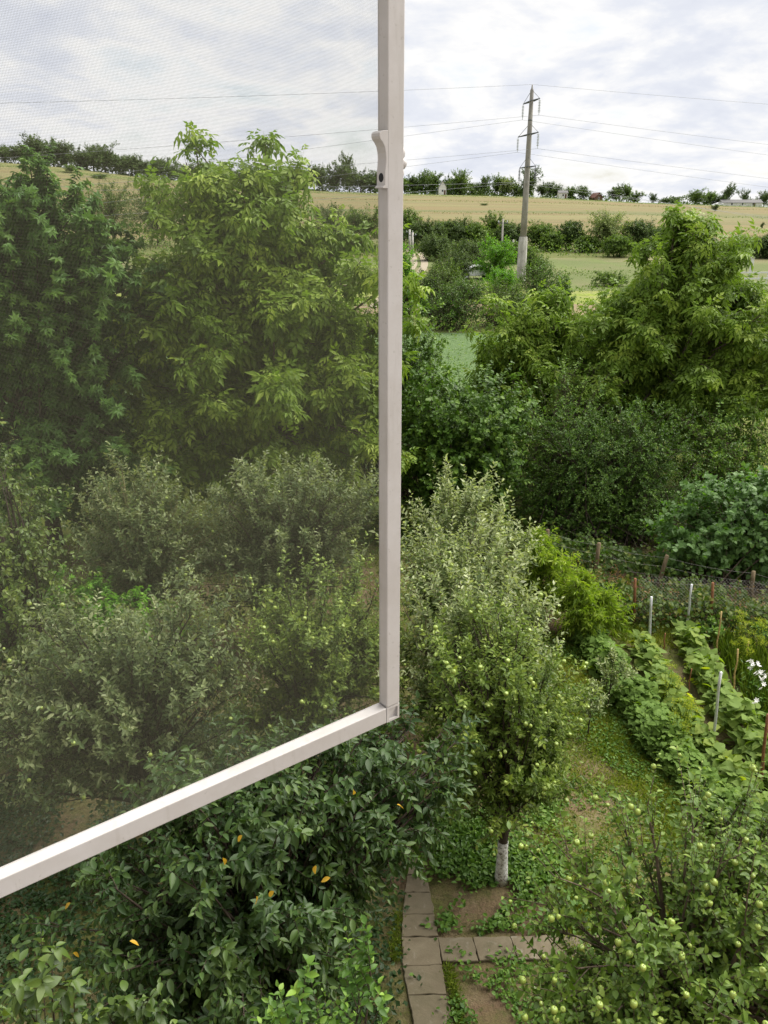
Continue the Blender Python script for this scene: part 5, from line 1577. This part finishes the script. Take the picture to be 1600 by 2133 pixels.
# scattered small shrubs on the field
for i, (px, py, hh_, hw, kd, lab) in enumerate([(148, 360, 16, 16, 'far_mid', 'round lone bush on the golden slope at far left'), (210, 372, 10, 18, 'far_mid', 'low bush on the golden slope right of the round one'), (1489, 441, 12, 7, 'far_dark', 'lone small tree on the golden field'), (1586, 476, 10, 4, 'far_dark', 'tiny lone sapling low on the golden field at right'), (865, 403, 6, 8, 'far_mid', 'small shrub in the field edge near the stile'), (930, 404, 7, 8, 'far_mid', 'small shrub in the field edge below the white gable'), (1000, 405, 7, 8, 'far_mid', 'small shrub in the field edge left of the tall pole'), (1008, 428, 4, 9, 'far_mid', 'low weeds clump in the golden field')]):
    # march the sight line down to the slope
    d = np.array(ray(px, py)); t = 100.0
    while t < 700 and H + d[2] * t > float(zt(d[0] * t, d[1] * t)):
        t += 1.5
    ridge_tree(px, d[1] * t, 0, py - hh_, hw, kd, i + 1, lab, 'small shrubs on the golden field')

# far bushes: a continuous low scrub on the skyline between the trees
def skyline_scrub():
    r = np.random.default_rng(8)
    n = 11000
    px = np.concatenate([r.uniform(-60, 800, 6200), r.uniform(830, 1110, 3400), r.uniform(1120, 1330, 800), r.uniform(1370, 1480, 600)])
    Y = 430 + 16 * r.random(n)
    x = (px - CXP) / F * (Y * CT)
    P = np.stack([x, Y, zt(x, Y) + np.clip(4.6 + 3.2 * smooth_noise(px, px * 0, 5, 26.0) + 1.2 * smooth_noise(px, px * 0, 6, 7.0), .5, 11) * np.where(px > 1110, .55, 1) * r.random(n) ** 1.1], -1)
    fr = (P, nrm(r.normal(size=(n, 3))), nrm(r.normal(size=(n, 3)) + np.array((0, 0, .6))), 1.1 * (.6 + .6 * r.random(n)), .8 * np.ones(n), np.clip(.4 + .2 * r.normal(size=n), 0, 1))
    link('skyline_scrub', leaf_mesh('skyline_scrub', fr, 'leaf2', M['far_dark']), None, kind='stuff', label='continuous low scrub along the hilltop between the trees', cat='scrub')


skyline_scrub()


# ------------------------------------------------------------------ far buildings and vehicles
def house(name, label, px, Y, w, dpt, wall_h, roof_h, wall, roof, rz=0.0, gable_front=True, windows=1):
    g = foot(px, Y); g[2] = float(zt(g[0], Y)) ; g[0] = (px - CXP) / F * (Y * CT - (g[2] - H) * ST); g[2] = float(zt(g[0], Y))
    root = thing(name, label, 'building', g, None, rz)
    mb = MB()
    if gable_front:
        mb.prism([(-w / 2, -.5), (w / 2, -.5), (w / 2, wall_h), (0, wall_h + roof_h), (-w / 2, wall_h)], (1, 0, 0), (0, 0, 1), (0, 1, 0), (0, 0, 0), -dpt / 2, dpt / 2)
    else:
        mb.prism([(-dpt / 2, -.5), (dpt / 2, -.5), (dpt / 2, wall_h), (0, wall_h + roof_h), (-dpt / 2, wall_h)], (0, 1, 0), (0, 0, 1), (1, 0, 0), (0, 0, 0), -w / 2, w / 2)
    mb.build('wall', M[wall], root)
    mb = MB()
    ov = .35
    W_, D_ = (w, dpt) if gable_front else (dpt, w)
    s_ = math.hypot(W_ / 2, roof_h)
    for sg in (-1, 1):
        pr_ = [(0, wall_h + roof_h + .02), (sg * (W_ / 2 + ov), wall_h - roof_h * ov / (W_ / 2) + .02), (sg * (W_ / 2 + ov), wall_h - roof_h * ov / (W_ / 2) + .17), (0, wall_h + roof_h + .2)]
        if sg == 1:
            pr_ = pr_[::-1]
        if gable_front:
            mb.prism(pr_, (1, 0, 0), (0, 0, 1), (0, 1, 0), (0, 0, 0), -dpt / 2 - ov, dpt / 2 + ov)
        else:
            mb.prism(pr_, (0, 1, 0), (0, 0, 1), (1, 0, 0), (0, 0, 0), -w / 2 - ov, w / 2 + ov)
    mb.build('roof', M[roof], root)
    for k in range(windows):
        x = (k - (windows - 1) / 2) * w / max(windows, 1) * .8
        mb = MB(); mb.box((x - .45, -dpt / 2 - .03, wall_h * .35), (x + .45, -dpt / 2 + .05, wall_h * .35 + 1.1)); o = mb.build('window', M['plaster_white'], root)
        mb = MB(); mb.box((x - .38, -dpt / 2 - .045, wall_h * .35 + .08), (x + .38, -dpt / 2 - .032, wall_h * .35 + 1.02)); mb.build('pane', M['glass'], o)
    mb = MB(); mb.box((w * .3 - .45, -dpt / 2 - .05, -.2), (w * .3 + .45, -dpt / 2 + .02, min(2.0, wall_h * .85))); mb.build('door', M['wood_wall'], root)


house('farmhouse', 'white gabled house among the skyline trees near the stile', 921, 426, 3.6, 6, 3.4, 2.8, 'plaster_white', 'roof_grey')
house('garden_shed', 'small pale shed on the skyline right of the tall pole', 1171, 424, 4.2, 4, 2.6, .9, 'plaster_white', 'roof_grey', windows=1, gable_front=False)
house('barn', 'small barn with red roof on the skyline', 1241, 430, 4.6, 5, 1.6, 2.0, 'wood_wall', 'roof_red', 0.35)
house('long_barn', 'long low barn with dark roof at the right end of the skyline', 1540, 432, 20, 7, 1.8, 1.3, 'plaster_white', 'roof_grey', 0, False, 3)
house('cottage', 'small white cottage glimpsed through the walnut behind the netting', 425, 300, 6, 6, 3.2, 2.6, 'plaster_white', 'roof_grey')


def car(px, Y, label, rz, g=None):
    p = foot(px, Y); z = float(zt(p[0], Y)); p[0] = (px - CXP) / F * (Y * CT - (z - H) * ST)
    root = thing('parked_car', label, 'car', (p[0], Y, z), 'parked white cars', rz)
    Wc = 1.7
    side = [(-2.1, .35), (-2.1, .75), (-1.95, .9), (-1.2, .98), (-.55, 1.42), (.75, 1.45), (1.45, 1.0), (2.0, .92), (2.1, .75), (2.1, .35)]
    mb = MB(); mb.prism(side, (1, 0, 0), (0, 0, 1), (0, 1, 0), (0, 0, 0), -Wc / 2, Wc / 2)
    b = mb.build('body', M['car_paint'], root)
    bv = b.modifiers.new('edge', 'BEVEL'); bv.width = .06; bv.segments = 2
    for y in (-Wc / 2 - .012, Wc / 2 + .002):
        mb = MB(); mb.prism([(-1.0, .98), (-.5, 1.34), (.1, 1.36), (.1, .98)], (1, 0, 0), (0, 0, 1), (0, 1, 0), (0, 0, 0), y, y + .01); mb.build('window', M['glass'], root)
        mb = MB(); mb.prism([(.18, .98), (.18, 1.36), (.7, 1.36), (1.28, .98)], (1, 0, 0), (0, 0, 1), (0, 1, 0), (0, 0, 0), y, y + .01); mb.build('window', M['glass'], root)
        for x in (-1.3, 1.3):
            yy = -Wc / 2 - .02 if y < 0 else Wc / 2 - .2
            mb = MB(); mb.tube([(x, yy, .32), (x, yy + .22, .32)], [.32, .32], 14); w_ = mb.build('wheel', M['rubber'], root)
            ry = yy - .012 if y < 0 else yy + .222
            mb = MB(); mb.tube([(x, ry, .32), (x, ry + .01, .32)], [.2, .2], 12); mb.build('rim', M['silver'], w_)


car(990, 93, 'white car half hidden among bushes left of the tall pole', 0.2)
car(1497, 426, 'tiny white car parked on the skyline by the long barn', 0.1)
# plot with white rails at the right edge
B = at(1585, 592)
pen = thing('railed_pen', 'white railed pen with posts at the right edge beyond the walnut', 'pen', B)
for k in range(7):
    mb = MB(); mb.box((-2.2 + k * .9, -.04, 0), (-2.12 + k * .9, .04, 1.25)); mb.build('post', M['plaster_white'], pen)
for z in (.5, 1.1):
    mb = MB(); mb.box((-2.3, -.075, z), (3.6, -.045, z + .16)); mb.build('rail', M['plaster_white'], pen)
B = at(1562, 575)
gp = thing('gate_post', 'white gate post standing left of the railed pen', 'post', B)
mb = MB(); mb.box((-.16, -.16, 0), (.16, .16, 2.0)); mb.build('shaft', M['plaster_white'], gp)
mb = MB(); mb.prism([(-.24, 2.0), (.24, 2.0), (.16, 2.12), (0, 2.22), (-.16, 2.12)], (1, 0, 0), (0, 0, 1), (0, 1, 0), (0, 0, 0), -.22, .22); mb.build('cap', M['concrete_pale'], gp)
